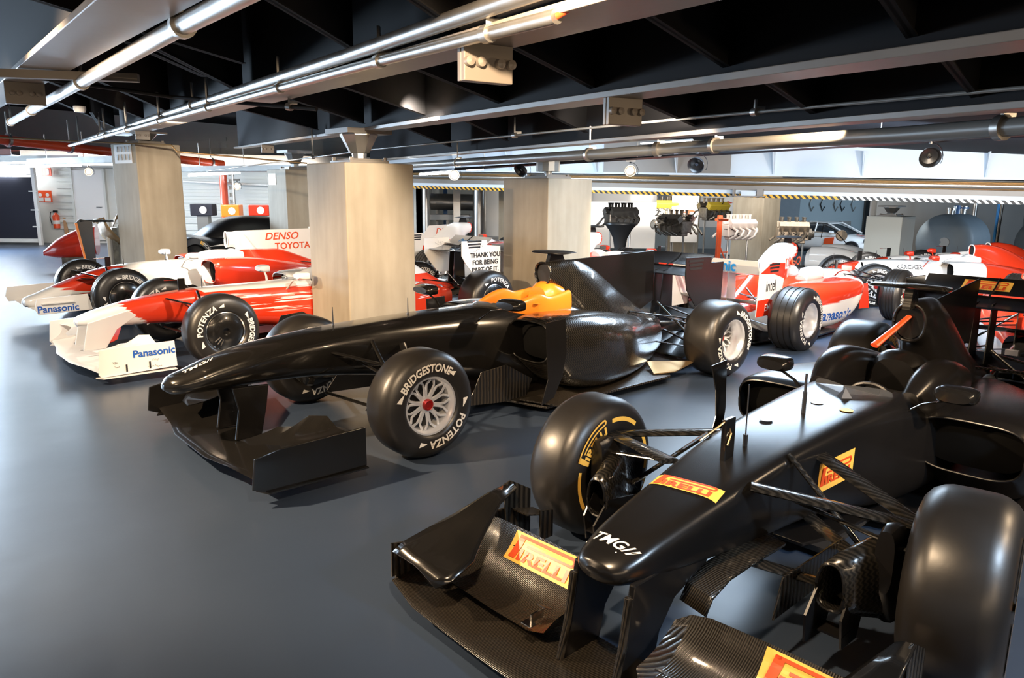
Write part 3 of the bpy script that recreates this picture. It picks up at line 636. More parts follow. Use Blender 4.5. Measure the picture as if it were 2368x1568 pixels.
def wheel(R, x, s, w, style, near=1, brand='B', ang=(-12, 150), outy=0.9, grooves=0, spin=0.0, inner=False):
    """one wheel: s = side (+1 left, -1 right), w = tyre width"""
    yo = outy; h = w / 2; yc = (yo - h) * s; rr = 0.33
    prof = [(h - .020, .176), (h - .004, .186), (h, .205), (h - .001, .245), (h - .010, .280), (h - .026, .305), (h - .052, .322), (h * .45, .3285), (0, rr)]
    pts = [(a * s, b) for a, b in prof] + [(-a * s, b) for a, b in prof[::-1][1:]]
    if grooves:
        pts = [(a * s, b) for a, b in prof[:7]]
        for g in range(grooves):
            c = (h - .075) - (2 * h - .15) * g / (grooves - 1)
            pts += [((c + .010) * s, .328), ((c + .006) * s, .320), ((c - .006) * s, .320), ((c - .010) * s, .328)]
        pts += [(-a * s, b) for a, b in prof[:7][::-1]]
    m = MB().lathe([(yc + a, b) for a, b in pts], (x, 0, rr), 'y', 72); T = m.build('tyre', 'tyre', R, ang=50)
    fix_normals(T)
    f = near * s > 0                      # outer face towards the camera
    yf = (yo - .0) * s if f else (yo - w) * s    # y of the sidewall seen by the camera
    def dy(r): return 0.0 if .2 < r < .25 else (.004 if r >= .25 and r < .27 else .012)
    yl = yf - (.0005) * near
    def sub(mb, name, mat, **k): return mb.build(name, mat, T, **k)
    # rim barrel
    q = s; a0 = (yo - .020) * s; a1 = (yo - w + .020) * s
    sub(MB().lathe([(a0 - .004 * q, .184), (a0 + .003 * q, .180), (a0 + .002 * q, .168), (a0 - .012 * q, .165), (a0 - .020 * q, .158), (a0 - .09 * q, .150), (a1 + .03 * q, .160), (a1 + .01 * q, .165), (a1 - .002 * q, .172), (a1 - .003 * q, .180), (a1 + .006 * q, .184)], (x, 0, rr), 'y', 56), 'rim', 'black' if style in ('cover', 'pirelli') else 'alu')
    if style == 'cover':
        sub(MB().lathe([(a0 + .003 * q, .178), (a0 + .006 * q, .172), (a0 - .002 * q, .163)], (x, 0, rr), 'y', 56), 'chrome_ring', 'chrome')
        sub(MB().lathe([(a0 - .006 * q, .164), (a0 + .012 * q, .12), (a0 + .018 * q, .06), (a0 + .016 * q, .034), (a0 - .01 * q, .030), (a0 - .012 * q, 0.0)], (x, 0, rr), 'y', 48), 'wheel_cover', 'carbA')
        for k in range(3):
            t = radians(205 + 14 * k) * 1; sub(MB().tube([(x - near * .075 * sin(t), a0 + .019 * q, rr + .075 * cos(t)), (x - near * .135 * sin(t), a0 + .012 * q, rr + .135 * cos(t))], .008, 6), 'cover_slot', 'ink')
    else:
        m = MB(); N = 10; dep = a0 - (.055 if x > -1 else .14) * q
        for k in range(N):
            t = 2 * pi * k / N + spin
            for e in (-1, 1):
                t1 = t + e * pi / N * 0.30; t2 = t + e * pi / N * 0.78
                p = [(x + .040 * sin(t1 * .5 + t * .5), dep, rr + .040 * cos(t1 * .5 + t * .5)), (x + .085 * sin(t + e * .07), dep + .006 * q, rr + .085 * cos(t + e * .07)), (x + .125 * sin(t1), dep + .010 * q, rr + .125 * cos(t1)), (x + .155 * sin(t2), dep + .020 * q, rr + .155 * cos(t2))]
                m.tube(p, [.013, .009, .0075, .009], 6, up=(0, 1, 0))
        m.lathe([(dep - .01 * q, .036), (dep + .012 * q, .050), (dep + .014 * q, .030)], (x, 0, rr), 'y', 24)
        sub(m, 'spokes', 'black' if style == 'pirelli' else 'alu')
        sub(MB().lathe([(dep + .005 * q, .036), (dep + .030 * q, .034), (dep + .034 * q, .026), (dep + .022 * q, .020), (dep + .022 * q, 0.0)], (x, 0, rr), 'y', 20), 'wheel_nut', 'redcap')
        sub(MB().lathe([(dep - .05 * q, 0.0), (dep - .05 * q, .150)], (x, 0, rr), 'y', 32), 'brake_drum', 'blackm')
    if not f:
        sub(MB().lathe([(a1 + .05 * q, 0.02), (a1 + .05 * q, .158)], (x, 0, rr), 'y', 32), 'inner_cover', 'carbC')
        sub(MB().lathe([(a1 + .004 * q, .181), (a1 - .004 * q, .176), (a1 - .002 * q, .166), (a1 + .03 * q, .160)], (x, 0, rr), 'y', 48), 'inner_lip', 'galv')
    m = MB(); m.cx, m.cz = x, rr
    if brand == 'B':
        arc_text(m, 'BRIDGESTONE', .232, .066, ang[0], yl, near, 0.03, 0.15, .88, 1.02); arc_text(m, 'POTENZA', .232, .066, ang[1], yl, near, 0.03, 0.1, 1.0, 1.05)
        for c in ang:
            arc_bar(m, .222, .258, c - 62, c - 48, yl, near, 6, .222, .225); arc_bar(m, .225, .228, c + 44, c + 56, yl, near, 6, .222, .255)
        sub(m, 'tyre_lettering', 'letter', smooth=False)
    elif brand == 'P':
        for c in ang:
            v, fc = pirelli(0.235); m = MB(); m.cx, m.cz = x, rr; arc_text(m, '', .232, 0, c, yl, near, gl=([(a, b * 1.1) for a, b in v], fc)); sub(m, 'tyre_lettering', 'ylw', smooth=False)
            for a_, b_ in ((36, 80), (-80, -36)):
                m = MB(); m.cx, m.cz = x, rr; arc_bar(m, .232, .252, c + a_, c + b_, yl, near, 10); sub(m, 'yellow_stripe', 'ylw', smooth=False)
    return T
def arm(R, a, b, r=.016, fl=.38, mat='carbA', name='suspension_arm', r2=None):
    return MB().tube([a, ((a[0]+b[0])/2, (a[1]+b[1])/2, (a[2]+b[2])/2), b], [r, r, r2 or r], 10, flat=fl).build(name, mat, R)
def suspension(R, x0, hy, inner, mat, up=.50, lo=.20, px=0.0, ar=.024):
    for s in (-1, 1):
        for dx in (.26, -.26):
            arm(R, (x0 + dx + px, inner * s, up + .07), (x0, hy * s, up), ar, .3, mat, 'upper_wishbone'); arm(R, (x0 + dx * 1.1 + px, inner * .7 * s, lo + .1), (x0, hy * s, lo), ar * .9, .3, mat, 'lower_wishbone')
        arm(R, (x0 - .02 + px * .5, (inner + .0) * s, up + .12), (x0, (hy - .05) * s, lo + .03), .013, .8, mat, 'push_rod'); arm(R, (x0 + .12, inner * s, up + .02), (x0 + .11, hy * s, up - .05), .012, .6, mat, 'track_rod')
def mirror_(R, x, y, z, base, mat, w=.16, face='chrome'):
    s = 1 if y > 0 else -1
    st = [(x + .06, y, w * .42, z - .022, z + .026, 2.4, 2.4, 1.), (x + .03, y, w * .5, z - .034, z + .040, 3.2, 3.2, 1.), (x - .02, y, w * .5, z - .038, z + .042, 3.6, 3.6, 1.), (x - .045, y, w * .49, z - .036, z + .040, 3.6, 3.6, 1.)]
    o = body(st, 4, 24).build('mirror', mat, R)
    MB().tube([base, ((base[0] + x) / 2, (base[1] * .6 + y * .4), z - .06), (x, y - s * w * .2, z - .03)], [.014, .011, .011], 8, flat=.45).build('mirror_stay', mat, o)
    MB().box((x - .047, y, z), (.003, w * .84, .058)).build('mirror_glass', face, o, smooth=False)
    return o
def side_text(R, s, size, x, z, y, near, mat, bold=.02, shear=0.0, sx=1.0, name='lettering', tgt=None, up=(0, 0, 1), space=1.0):
    v, f = glyphs(s, size, bold, shear, sx, space)
    m = cast(v, f, (x, y * near, z), (-near, 0, 0), up, tgt) if tgt else put(MB(), v, f, (x, (y + .0015) * near, z), (-near, 0, 0), up)
    return m.build(name, mat, R, smooth=False)
def squiggle(R, x, z, y, near, n=4, s=.05, name='signatures', mat='ink', tgt=None):
    m = MB(); rnd = random.Random(int(x * 1000 + z * 777))
    for k in range(n):
        cx_, cz_ = x + rnd.uniform(-s * 1.4, s * 1.4), z + rnd.uniform(-s, s); p = []
        for i in range(9): p.append((cx_ - near * (i - 4) * s * .16, y * near, cz_ + rnd.uniform(-.25, .25) * s * (1.6 if i % 3 == 0 else .6)))
        m.tube(p, .0010, 4)
    return m.build(name, mat, R)
def f1(name, loc, deg, label, p, near=1):
    R = root(name, (loc[0], loc[1], loc[2] if len(loc) > 2 else 0), radians(deg), label, 'racing car', p.get('group'))
    L = p.get('L', 3.15); bm = p['paint']; cm = p.get('carbon', 'carbA'); wm = p.get('wingmat', cm)
    parts = {}
    # ---- nose and tub
    tub = p['tub']; ck = p.get('cockpit', (-1.12, -1.74, .20)); ztop = p.get('ckz', .60)
    def skip(c): return ck[1] < c.x < ck[0] and abs(c.y) < ck[2] * min(1, (ck[0] - c.x) / .18 + .35) and c.z > ztop
    T = body(tub, 8, 56, True, skip).build('nose_and_tub', bm, R, ang=40); parts['tub'] = T
    ct = p.get('ct', .72)
    MB().loft([ring(ck[0] + .02, 0, ck[2] * .8, .22, ct - .03, 6, 3), ring((ck[0] + ck[1]) / 2, 0, ck[2] * 1.02, .2, ct - .01, 6, 3), ring(ck[1] + .02, 0, ck[2] * 1.0, .2, ct - .02, 6, 3)], True, True, lambda c: c.z > ct - .06).build('cockpit_well', p.get('well', 'blackm'), R)
    st = body([(ck[1] + .42, 0, .15, .25, .33, 3, 3, 1), (ck[1] + .15, 0, .17, .28, .50, 3, 3, 1), (ck[1] + .05, 0, .15, .40, ct - .05, 3, 3, 1)], 4, 20).build('seat', 'blackm', R)
    MB().tube([(ck[0] - .24 + .0, .105 * sin(a), ct - .09 + .075 * cos(a)) for a in [pi * 2 * k / 20 for k in range(21)]], .012, 8).box((ck[0] - .235, 0, ct - .09), (.02, .17, .07)).build('steering_wheel', 'black', R)
    # padded cockpit surround
    hr = p.get('pad'); pm = p.get('padmat', bm)
    if hr:
        for s in (-1, 1):
            body([(a, yy * s, w, zb, zt, 2.8, 3, .85) for a, yy, w, zb, zt in hr], 5, 24).build('head_padding', pm, R)
        if p.get('padback', 1):
            a = ck[1]; body([(a + .10, 0, .12, ct - .10, p['padz'] - .04, 2.6, 3, .8), (a + .02, 0, .15, ct - .1, p['padz'], 2.6, 3, .8), (a - .10, 0, .15, ct - .1, p['padz'] - .03, 2.6, 3, .8)], 4, 24).build('headrest', pm, R)
    # ---- engine cover with airbox
    ec = p['cover']; C_ = body(ec, 7, 44, False).build('engine_cover', p.get('covermat', bm), R, ang=45); parts['cover'] = C_
    a = ec[0]; rg = ring(*a, n=40)
    MB().tube([Vector(q) for q in rg] + [Vector(rg[0])], .009, 8, caps=False).build('airbox_lip', p.get('lip', bm), C_)
    MB().loft([ring(a[0] - .02, a[1], a[2] * .94, a[3] + .006, a[4] - .006, a[5], a[6], a[7]), ring(a[0] - .16, a[1], a[2] * .7, a[3] + .03, a[4] - .03, a[5], a[6], a[7])], True).build('airbox_inside', p.get('plug', 'blackm'), C_)
    if p.get('tcam'):
        x, z, w, l = p['tcam']; wing([(-w, x, z, x - l * .55, z, .030, 0), (-w * .9, x + .03, z + .004, x - l * .8, z, .045, 0), (0, x + .05, z + .006, x - l, z, .05, 0), (w * .9, x + .03, z + .004, x - l * .8, z, .045, 0), (w, x, z, x - l * .55, z, .030, 0)]).build('camera_pod', p.get('tcmat', 'black'), R)
        MB().plate([(x - .02, a[4] - .02), (x - l * .75, a[4] - .02), (x - l * .6, z - .01), (x - .05, z - .01)], 0, .04).build('camera_stalk', p.get('tcmat', 'black'), R, smooth=False)
    if p.get('fin'):
        MB().plate(p['fin'], 0, .012).build('shark_fin', p.get('finmat', bm), R, smooth=False, bevel=.004)
    # ---- sidepods and floor
    sp = p['pod']
    for s in (-1, 1):
        o = body([(a, yc * s, w, zb, zt, et, eb, tw) for a, yc, w, zb, zt, et, eb, tw in sp], 7, 40, False).build('sidepod', p.get('podmat', bm), R, ang=50); parts['pod%d' % s] = o
        a = sp[0]; rg = ring(a[0], a[1] * s, *a[2:], n=40)
        MB().tube([Vector(q) for q in rg] + [Vector(rg[0])], .006, 8, caps=False).build('inlet_lip', p.get('podmat', bm), o)
        MB().loft([ring(a[0] - .10, a[1] * s, a[2] * .95, a[3] + .01, a[4] - .01, a[5], a[6], a[7]), ring(a[0] - .052, a[1] * s, a[2] * .1, a[3] + .1, a[4] - .1, a[5], a[6], a[7])], True).build('radiator_inlet', 'void', o)
    fw = p.get('fw', .70); F = [(-.45, .07), (-.62, .13), (-.95, .16), (-1.12, fw), (-2.55, fw), (-2.75, .50), (-L - .25, .42)]
    pts = [(x, y, .055) for x, y in F] + [(x, -y, .055) for x, y in F[::-1]]
    MB().prism(pts, (0, 0, .018)).build('floor_pan', p.get('floormat', cm), R, smooth=False, bevel=.004)
    MB().prism([(-.5, -.15, .03), (-.5, .15, .03), (-L, .15, .03), (-L, -.15, .03)], (0, 0, .026)).build('plank', 'blackm', R, smooth=False)
    # diffuser, gearbox, rear structure
    body([(-2.55, 0, .20, .07, .46, 3, 3, .7), (-2.95, 0, .13, .10, .42, 3, 3, .8), (-L - .15, 0, .09, .16, .38, 3, 3, .9), (-L - .42, 0, .05, .24, .36, 3, 3, 1)], 4, 24).build('gearbox', 'carbA', R)
    m = MB()
    for y in (-.42, -.22, 0, .22, .42): m.plate([(-L + .02, .06), (-L - .33, .10), (-L - .33, .23), (-L + .1, .10)], y, .008)
    m.prism([(-L + .1, -.44, .10), (-L + .1, .44, .10), (-L - .33, .44, .23), (-L - .33, -.44, .23)], (0, 0, .01)).build('diffuser', 'carbA', R, smooth=False)
    MB().box((-L - .47, 0, .30), (.05, .09, .12)).build('rain_light', M('rain_light_lens', (0.10, .09, .09), .3) if 'rl' not in MT else MT['rl'], R, smooth=False)
    # ---- wheels
    ws = p.get('wheels', 'spoke'); br = p.get('brand', 'B'); g = p.get('grooves', 0); wa = p.get('wang', ((-12, 150), (60, 222)))
    for s in (-1, 1):
        wheel(R, 0, s, p.get('wf', .265), ws, near, br, wa[0], p.get('of', .9), g, p.get('spin', .1)); wheel(R, -L, s, p.get('wr', .345), ws, near, br, wa[1], p.get('or', .9), g, p.get('spin', .1))
        for x, y in ((0, .60), (-L, .53)):
            o = body([(x + .17, y * s, .03, .30, .52, 3, 3, 1), (x + .10, y * s, .045, .17, .53, 3, 3, 1), (x - .10, y * s, .05, .18, .45, 3, 3, 1)], 4, 20).build('brake_duct', cm, R)
    suspension(R, 0, .66, .17, p.get('armmat', cm), ar=p.get('armr', .024)); suspension(R, -L, .58, .11, p.get('armmat', cm), .46, .20, .22)
    # ---- front wing
    fwg = p.get('fwing')
    if fwg:
        for nm, stn, mt_ in fwg['els']:
            if nm.startswith('!'): wing(stn).build(nm[1:], mt_, R)
            else:
                wing(stn).build(nm, mt_, R); wing([(-a[0],) + tuple(a[1:]) for a in stn][::-1]).build(nm, mt_, R)
        for s in (-1, 1):
            parts['ep%d' % s] = MB().plate(fwg['ep'], fwg.get('hw', .893) * s, .012).build('endplate', fwg['epmat'], R, smooth=False, bevel=.004)
            if fwg.get('hw', 1) > .8: MB().prism([(1.06, .84 * s, .065), (.45, .84 * s, .065), (.45, .92 * s, .065), (1.02, .92 * s, .065)], (0, 0, .008)).build('endplate_foot', fwg['epmat'], R, smooth=False)
            if 'py' in fwg: MB().plate(fwg['py'], fwg['pyy'] * s, .022, (lambda a, b: 0)).build('nose_pylon', fwg['pymat'], R, smooth=False, bevel=.006)
    # ---- rear wing
    rw = p.get('rwing', {}); hw = rw.get('hw', .375); x0 = -L + .03; zt = rw.get('z', .95)
    rm = rw.get('mat', cm)
    wing([(-hw, x0, zt - .11, x0 - .26, zt - .055, .035, .02), (hw, x0, zt - .11, x0 - .26, zt - .055, .035, .02)]).build('main_plane', rm, R)
    parts['flap'] = wing([(-hw, x0 - .25, zt - .04, x0 - .43, zt + .055, .016, .018), (hw, x0 - .25, zt - .04, x0 - .43, zt + .055, .016, .018)]).build('wing_flap', rw.get('flapmat', rm), R)
    wing([(-hw, x0 - .05, .44, x0 - .28, .50, .03, .015), (hw, x0 - .05, .44, x0 - .28, .50, .03, .015)]).build('beam_wing', rm, R)
    d = -L - 3.12 + 3.12; ep = rw.get('ep') or [(.05, .055), (-.34, .045), (-.34, -.01), (-.54, -.01), (-.53, -.37), (-.12, -.40), (.02, -.24), (.05, -.12)]
    for s in (-1, 1):
        e = MB().plate([(-L + a, zt + b) for a, b in ep], (hw + .006) * s, .010).build('wing_endplate', rw.get('epmat', rm), R, smooth=False, bevel=.003); parts['rep%d' % s] = e
        m = MB()
        for k in range(3): m.box((-L - .10 - .0, (hw + .0125) * s, zt + .02 - k * .035), (.22 - .02 * k, .003, .020))
        m.build('louvres', 'ink', e, smooth=False)
    for y in (-.05, .05): MB().plate([(-L - .02, .36), (-L - .22, .36), (-L - .20, zt - .08), (-L - .06, zt - .09)], y, .008).build('wing_pylon', rm, R, smooth=False)
    MB().tube([(x0 - .20, .0, zt - .05), (x0 - .33, .0, zt + .0), (x0 - .42, .0, zt + .055)], .006, 6).build('flap_bracket', rm, R)
    # ---- mirrors, antennas
    if p.get('mir'):
        x, y, z, w = p['mir']
        for s in (-1, 1): mirror_(R, x, y * s, z, (x + .06, (ck[2] + .03) * s, ct - .08), p.get('mirmat', bm), w)
    for (x, z, h) in p.get('ant', ()): MB().tube([(x, 0, z), (x, 0, z + h * .5), (x, 0, z + h)], [.005, .004, .002], 6).lathe([(z - .01, .012), (z + .01, .008), (z + .012, .0)], (x, 0, 0), 'z', 10).build('antenna', 'ink', R)
    if p.get('pitot'):
        x, z, h = p['pitot']; o = MB().plate([(x + .035, z - .01), (x - .03, z - .01), (x - .03, z + h), (x + .035, z + h)], 0, .02).build('sensor_mast', cm, R, smooth=False, bevel=.004)
        MB().tube([(x + .16, .0, z + h - .01), (x + .0, 0, z + h - .012)], .004, 6).build('pitot_tube', 'chrome', o)
    if p.get('screen'):
        x, w, z, h = p['screen']; n = 12
        v = [(x - .10 * sin(pi * k / n) * 0 - .12 * (1 - abs(cos(pi * k / n))) * -1 - .1, w * cos(pi * k / n), z + (h * sin(pi * k / n) ** .5 if q else -.02)) for q in (0, 1) for k in range(n + 1)]
        MB().add(v, [(k, k + 1, n + 2 + k, n + 1 + k) for k in range(n)]).build('windscreen', 'clear', R)
    if p.get('bb'):
        for s in (-1, 1):
            for y, pl, mt_ in p['bb']: MB().plate(pl, y * s, .008, lambda a, b: 0).build('turning_vane', mt_, R, smooth=False, bevel=.002)
    for s in (-1, 1):
        MB().lathe([(0, .030), (-.10, .036), (-.11, .032), (-.10, .028), (0, .02)], (-L + .35, .16 * s, .42), 'x', 16).build('exhaust', 'galv', R)
    return R, parts
STD_EP = [(1.10, .10), (1.08, .26), (.95, .285), (.45, .30), (.45, .075), (1.03, .07)]
def std_els(a, b):
    return [('!main_plane', [(-.885, 1.03, .105, .66, .15, .03, .015), (-.5, 1.07, .10, .66, .14, .035, .02), (-.26, 1.12, .10, .76, .11, .03, .0), (.26, 1.12, .10, .76, .11, .03, .0), (.5, 1.07, .10, .66, .14, .035, .02), (.885, 1.03, .105, .66, .15, .03, .015)], a),
            ('front_flap', [(.27, .72, .13, .60, .16, .012, .008), (.5, .70, .155, .50, .23, .014, .015), (.885, .68, .165, .47, .27, .014, .02)], b),
            ('cascade_wing', [(.44, .98, .215, .76, .25, .01, .01), (.56, .97, .22, .72, .275, .012, .015), (.64, .92, .235, .66, .345, .012, .02), (.74, .88, .245, .60, .355, .012, .02), (.82, .90, .25, .58, .30, .012, .01), (.885, .95, .26, .56, .29, .012, .005)], a)]
TUB_A = [(1.235, 0, .030, .455, .490, 2, 2, 1), (1.20, 0, .085, .430, .525, 2.2, 2.2, 1), (1.10, 0, .130, .420, .555, 2.5, 2.4, .95), (.95, 0, .155, .420, .605, 2.8, 2.6, .92), (.75, 0, .175, .425, .650, 3, 3, .92), (.37, 0, .19, .41, .690, 3.4, 3, .92), (0, 0, .20, .36, .712, 3.6, 3, .92), (-.40, 0, .22, .29, .722, 3.6, 3, .94), (-.80, 0, .25, .20, .73, 3.4, 3, .96), (-1.12, 0, .30, .12, .735, 3.2, 3, .92), (-1.45, 0, .33, .08, .72, 3, 3, .85), (-1.85, 0, .34, .08, .70, 3, 3, .8), (-2.1, 0, .30, .08, .62, 3, 3, .8)]
COV_A = [(-1.72, 0, .088, .835, 1.010, 2.6, 2.4, 1), (-1.82, 0, .092, .79, 1.020, 2.6, 2.4, 1), (-1.93, 0, .110, .66, 1.022, 2.6, 2.6, .9), (-2.08, 0, .20, .45, 1.015, 2.4, 3, .55), (-2.30, 0, .26, .30, .93, 2.2, 3, .35), (-2.50, 0, .25, .22, .80, 2.2, 3, .33), (-2.75, 0, .20, .18, .64, 2.2, 3, .40), (-3.0, 0, .13, .18, .50, 2.2, 3, .6), (-3.2, 0, .07, .24, .42, 2.2, 2.2, 1)]
POD_A = [(-1.16, .46, .20, .36, .655, 3.4, 3.4, 1.1), (-1.22, .46, .23, .30, .675, 3.6, 3.2, 1.12), (-1.40, .45, .25, .16, .685, 3.6, 3.2, 1.16), (-1.75, .43, .26, .08, .665, 3.2, 3.4, 1.14), (-2.10, .37, .26, .075, .615, 2.8, 3.6, 1.05), (-2.45, .27, .23, .075, .55, 2.6, 3.6, .9), (-2.80, .17, .16, .09, .47, 2.4, 3, .8), (-3.08, .10, .08, .14, .40, 2.4, 2.6, 1)]
# ---------------------------------------------------------------- the black prototype in the middle
pA = dict(L=3.167, paint='carbA', carbon='carbA', tub=TUB_A, cockpit=(-1.14, -1.76, .19), ct=.735, cover=COV_A, covermat='carbW', pod=POD_A, podmat='carbW', tcam=(-1.74, 1.09, .14, .30),
  fin=[(-2.0, 1.02), (-3.14, 1.045), (-3.16, .58), (-2.95, .50), (-2.5, .76), (-2.2, .95)], finmat='carbC', pad=[(-1.22, .19, .025, .66, .73), (-1.34, .205, .035, .64, .775), (-1.48, .21, .04, .62, .80), (-1.60, .205, .04, .62, .77), (-1.84, .18, .04, .62, .80)], padmat='orange', padz=.86,
  wheels='spoke', brand='B', wang=((-14, 148), (62, 225)), floormat='carbR',
  fwing=dict(els=std_els('carbA', 'carbC'), ep=STD_EP, epmat='carbA', py=[(.90, .44), (.68, .43), (.70, .30), (.74, .12), (.90, .12), (.87, .3)], pyy=.15, pymat='carbC'),
  rwing=dict(mat='carbC', flapmat='carbC'), mir=(-.93, .52, .80, .22), ant=((-.42, .72, .12), (.16, .70, .13)), screen=(-1.02, .17, .73, .035),
  bb=[(.45, [(-.60, .12), (-.72, .34), (-.95, .36), (-1.20, .22), (-1.15, .10), (-.9, .09)], 'carbR'), (.725, [(-1.07, .69), (-1.26, .70), (-1.28, .45), (-1.24, .28), (-1.16, .14), (-1.04, .10), (-1.10, .28)], 'carbC'), (.28, [(.1, .18), (-.05, .36), (-.35, .30), (-.4, .16)], 'carbC')])
RA, PA = f1('racing_car', (-1.052, 4.893), 221.02, 'black carbon racing car with orange cockpit padding, in the middle of the picture', pA)
# vertical vane in front of the sidepod continues into a floor step
for s in (-1, 1):
    MB().prism([(-1.02, .52 * s, .10), (-1.16, .80 * s, .085), (-1.48, .80 * s, .10), (-1.38, .6 * s, .12)], (0, 0, .010)).build('floor_step', 'carbR', RA, smooth=False)
    MB().tube([(-1.72, .045 * s, .84), (-1.75, .05 * s, .76), (-1.78, .055 * s, .70)], .008, 8, flat=.5).build('roll_hoop_strut', 'alu', RA)
    MB().prism([(-2.60, .40 * s, .13), (-2.95, .66 * s, .13), (-2.62, .69 * s, .09), (-2.45, .60 * s, .08)], (0, 0, .008)).build('floor_winglet', 'gold', RA, smooth=False)
v, f = glyphs('TMG//', .055, .015, .3, 1.2); cast(v, f, (1.05, .03, .62), (-1, .0, 0), (0, -1, 0), PA['tub']).build('nose_logo', 'letter', PA['tub'], smooth=False)
MB().lathe([(0, .0), (.0, .028), (.002, .028), (.002, 0)], (-1.42, .26, .735), 'z', 20).build('orange_disc', 'orange', RA)
# ---------------------------------------------------------------- the black test car in front
TUB_C = [(.915, 0, .025, .415, .435, 2, 2, 1), (.90, 0, .070, .385, .455, 2.2, 2, 1), (.85, 0, .105, .365, .475, 2.6, 2.2, .96), (.72, 0, .130, .345, .510, 3.4, 2.6, .96), (.41, 0, .155, .31, .560, 5, 3, 1.0), (.02, 0, .180, .27, .612, 8, 3, 1.03), (-.30, 0, .200, .24, .635, 8, 3, 1.05), (-.65, 0, .220, .18, .648, 8, 3, 1.05), (-1.0, 0, .27, .10, .655, 6, 3, 1.0), (-1.35, 0, .33, .08, .66, 3.4, 3, .90), (-1.85, 0, .34, .08, .64, 3, 3, .85), (-2.1, 0, .28, .08, .58, 3, 3, .8)]
COV_C = [(-1.72, 0, .080, .80, 1.000, 2.3, 2.3, 1), (-1.80, 0, .088, .76, 1.015, 2.3, 2.3, 1), (-1.92, 0, .105, .60, 1.015, 2.4, 2.6, .85), (-2.08, 0, .19, .45, 1.0, 2.2, 3, .42), (-2.30, 0, .27, .30, .90, 2.1, 3, .28), (-2.50, 0, .27, .22, .77, 2.1, 3, .28), (-2.75, 0, .22, .18, .62, 2.1, 3, .35), (-3.0, 0, .13, .18, .50, 2.2, 3, .6), (-3.2, 0, .07, .24, .42, 2.2, 2.2, 1)]
POD_C = [(-1.22, .47, .22, .30, .555, 3.6, 3.4, 1.05), (-1.28, .47, .24, .26, .575, 3.6, 3.2, 1.08), (-1.45, .46, .25, .14, .585, 3.4, 3.2, 1.12), (-1.80, .44, .26, .08, .575, 3.0, 3.4, 1.10), (-2.15, .38, .26, .075, .54, 2.8, 3.6, 1.0), (-2.50, .27, .22, .075, .49, 2.6, 3.6, .9), (-2.85, .16, .15, .09, .43, 2.4, 3, .8), (-3.1, .10, .08, .14, .38, 2.4, 2.6, 1)]
elsC = [('!main_plane', [(-.885, 1.06, .085, .80, .110, .03, .012), (-.70, 1.10, .065, .78, .09, .03, .015), (-.4, 1.11, .055, .78, .085, .035, .012), (-.24, 1.12, .06, .74, .07, .035, .005), (0, 1.12, .06, .74, .065, .035, .0), (.24, 1.12, .06, .74, .07, .035, .005), (.4, 1.11, .055, .78, .085, .035, .012), (.70, 1.10, .065, .78, .09, .03, .015), (.885, 1.06, .085, .80, .110, .03, .012)], 'carbR'),
        ('front_flap', [(.17, .90, .165, .70, .24, .012, .02), (.20, .92, .115, .65, .25, .012, .05), (.26, .93, .10, .63, .255, .012, .065), (.45, .93, .10, .62, .255, .012, .068), (.74, .92, .105, .61, .25, .012, .06), (.84, .92, .11, .62, .245, .012, .05)], 'carbR')]
pC = dict(L=3.09, paint='carbC', carbon='carbC', armmat='carbW', armr=.040, tub=TUB_C, cockpit=(-1.02, -1.66, .19), ct=.655, ckz=.53, cover=COV_C, pod=POD_C, tcam=(-1.62, 1.10, .19, .20), tcmat='carbW', plug='blackm',
  fin=[(-2.0, .98), (-2.35, 1.0), (-2.98, 1.045), (-2.90, .62), (-2.6, .70), (-2.3, .88)], pad=[(-1.14, .22, .05, .52, .66), (-1.28, .235, .080, .52, .745), (-1.46, .24, .095, .52, .770), (-1.64, .23, .095, .52, .745), (-1.95, .20, .08, .52, .66)], padz=.76, wheels='pirelli', brand='P', wang=((-42, 138), (30, 210)), well='carbR', of=.9,
  fwing=dict(els=elsC, ep=[(1.04, .085), (1.04, .13), (.60, .20), (.40, .20), (.40, .07), (1.0, .07)], epmat='carbR', py=[(.86, .40), (.875, .30), (.89, .20), (.93, .06), (.74, .06), (.71, .18), (.63, .27), (.44, .33), (.44, .40)], pyy=.112, pymat='carbC'),
  rwing=dict(mat='carbC', hw=.46), mir=(-1.08, .43, .70, .17), mirmat='carbA', screen=(-.93, .185, .65, .045), bb=[(.78, [(-1.04, .63), (-1.20, .64), (-1.22, .35), (-1.18, .12), (-1.02, .09), (-1.12, .32), (-1.10, .48)], 'carbA'), (.33, [(.35, .16), (.30, .30), (-.2, .28), (-.35, .14)], 'carbR')])
RC, PC = f1('racing_car', (.914, 2.768), 224.07, 'satin black racing car with yellow decals and a red airbox handle, nearest the camera', pC)
yel = []
def decal(target, o, u, w, wd, ht, R_, off=.0015):
    v, f = grid2(wd, ht, 28, 12); cast(v, f, o, u, w, target, off).build('yellow_decal', 'ylw', R_, smooth=False)
    v, f = pirelli(wd * .90); cast(v, f, o, u, w, target, off * 2.8).build('decal_lettering', 'pred', R_, smooth=False)
decal(PC['tub'], (.41, 0, .60), (-.10, .995, 0), (-1, 0, .16), .26, .075, PC['tub'])
decal(PC['tub'], (-.38, .22, .47), (-1, 0, 0), (0, 0, 1), .30, .13, PC['tub'])
v, f = glyphs('TMG//', .055, .018, .3, 1.15); v = v + [(-.09, -.034), (.045, -.034), (.045, -.029), (-.09, -.029)]; f = f + [(len(v) - 4, len(v) - 3, len(v) - 2, len(v) - 1)]; cast(v, f, (.825, -.005, .52), (.06, .99, 0), (-.95, .06, .30), PC['tub']).build('nose_logo', 'letter', PC['tub'], smooth=False)
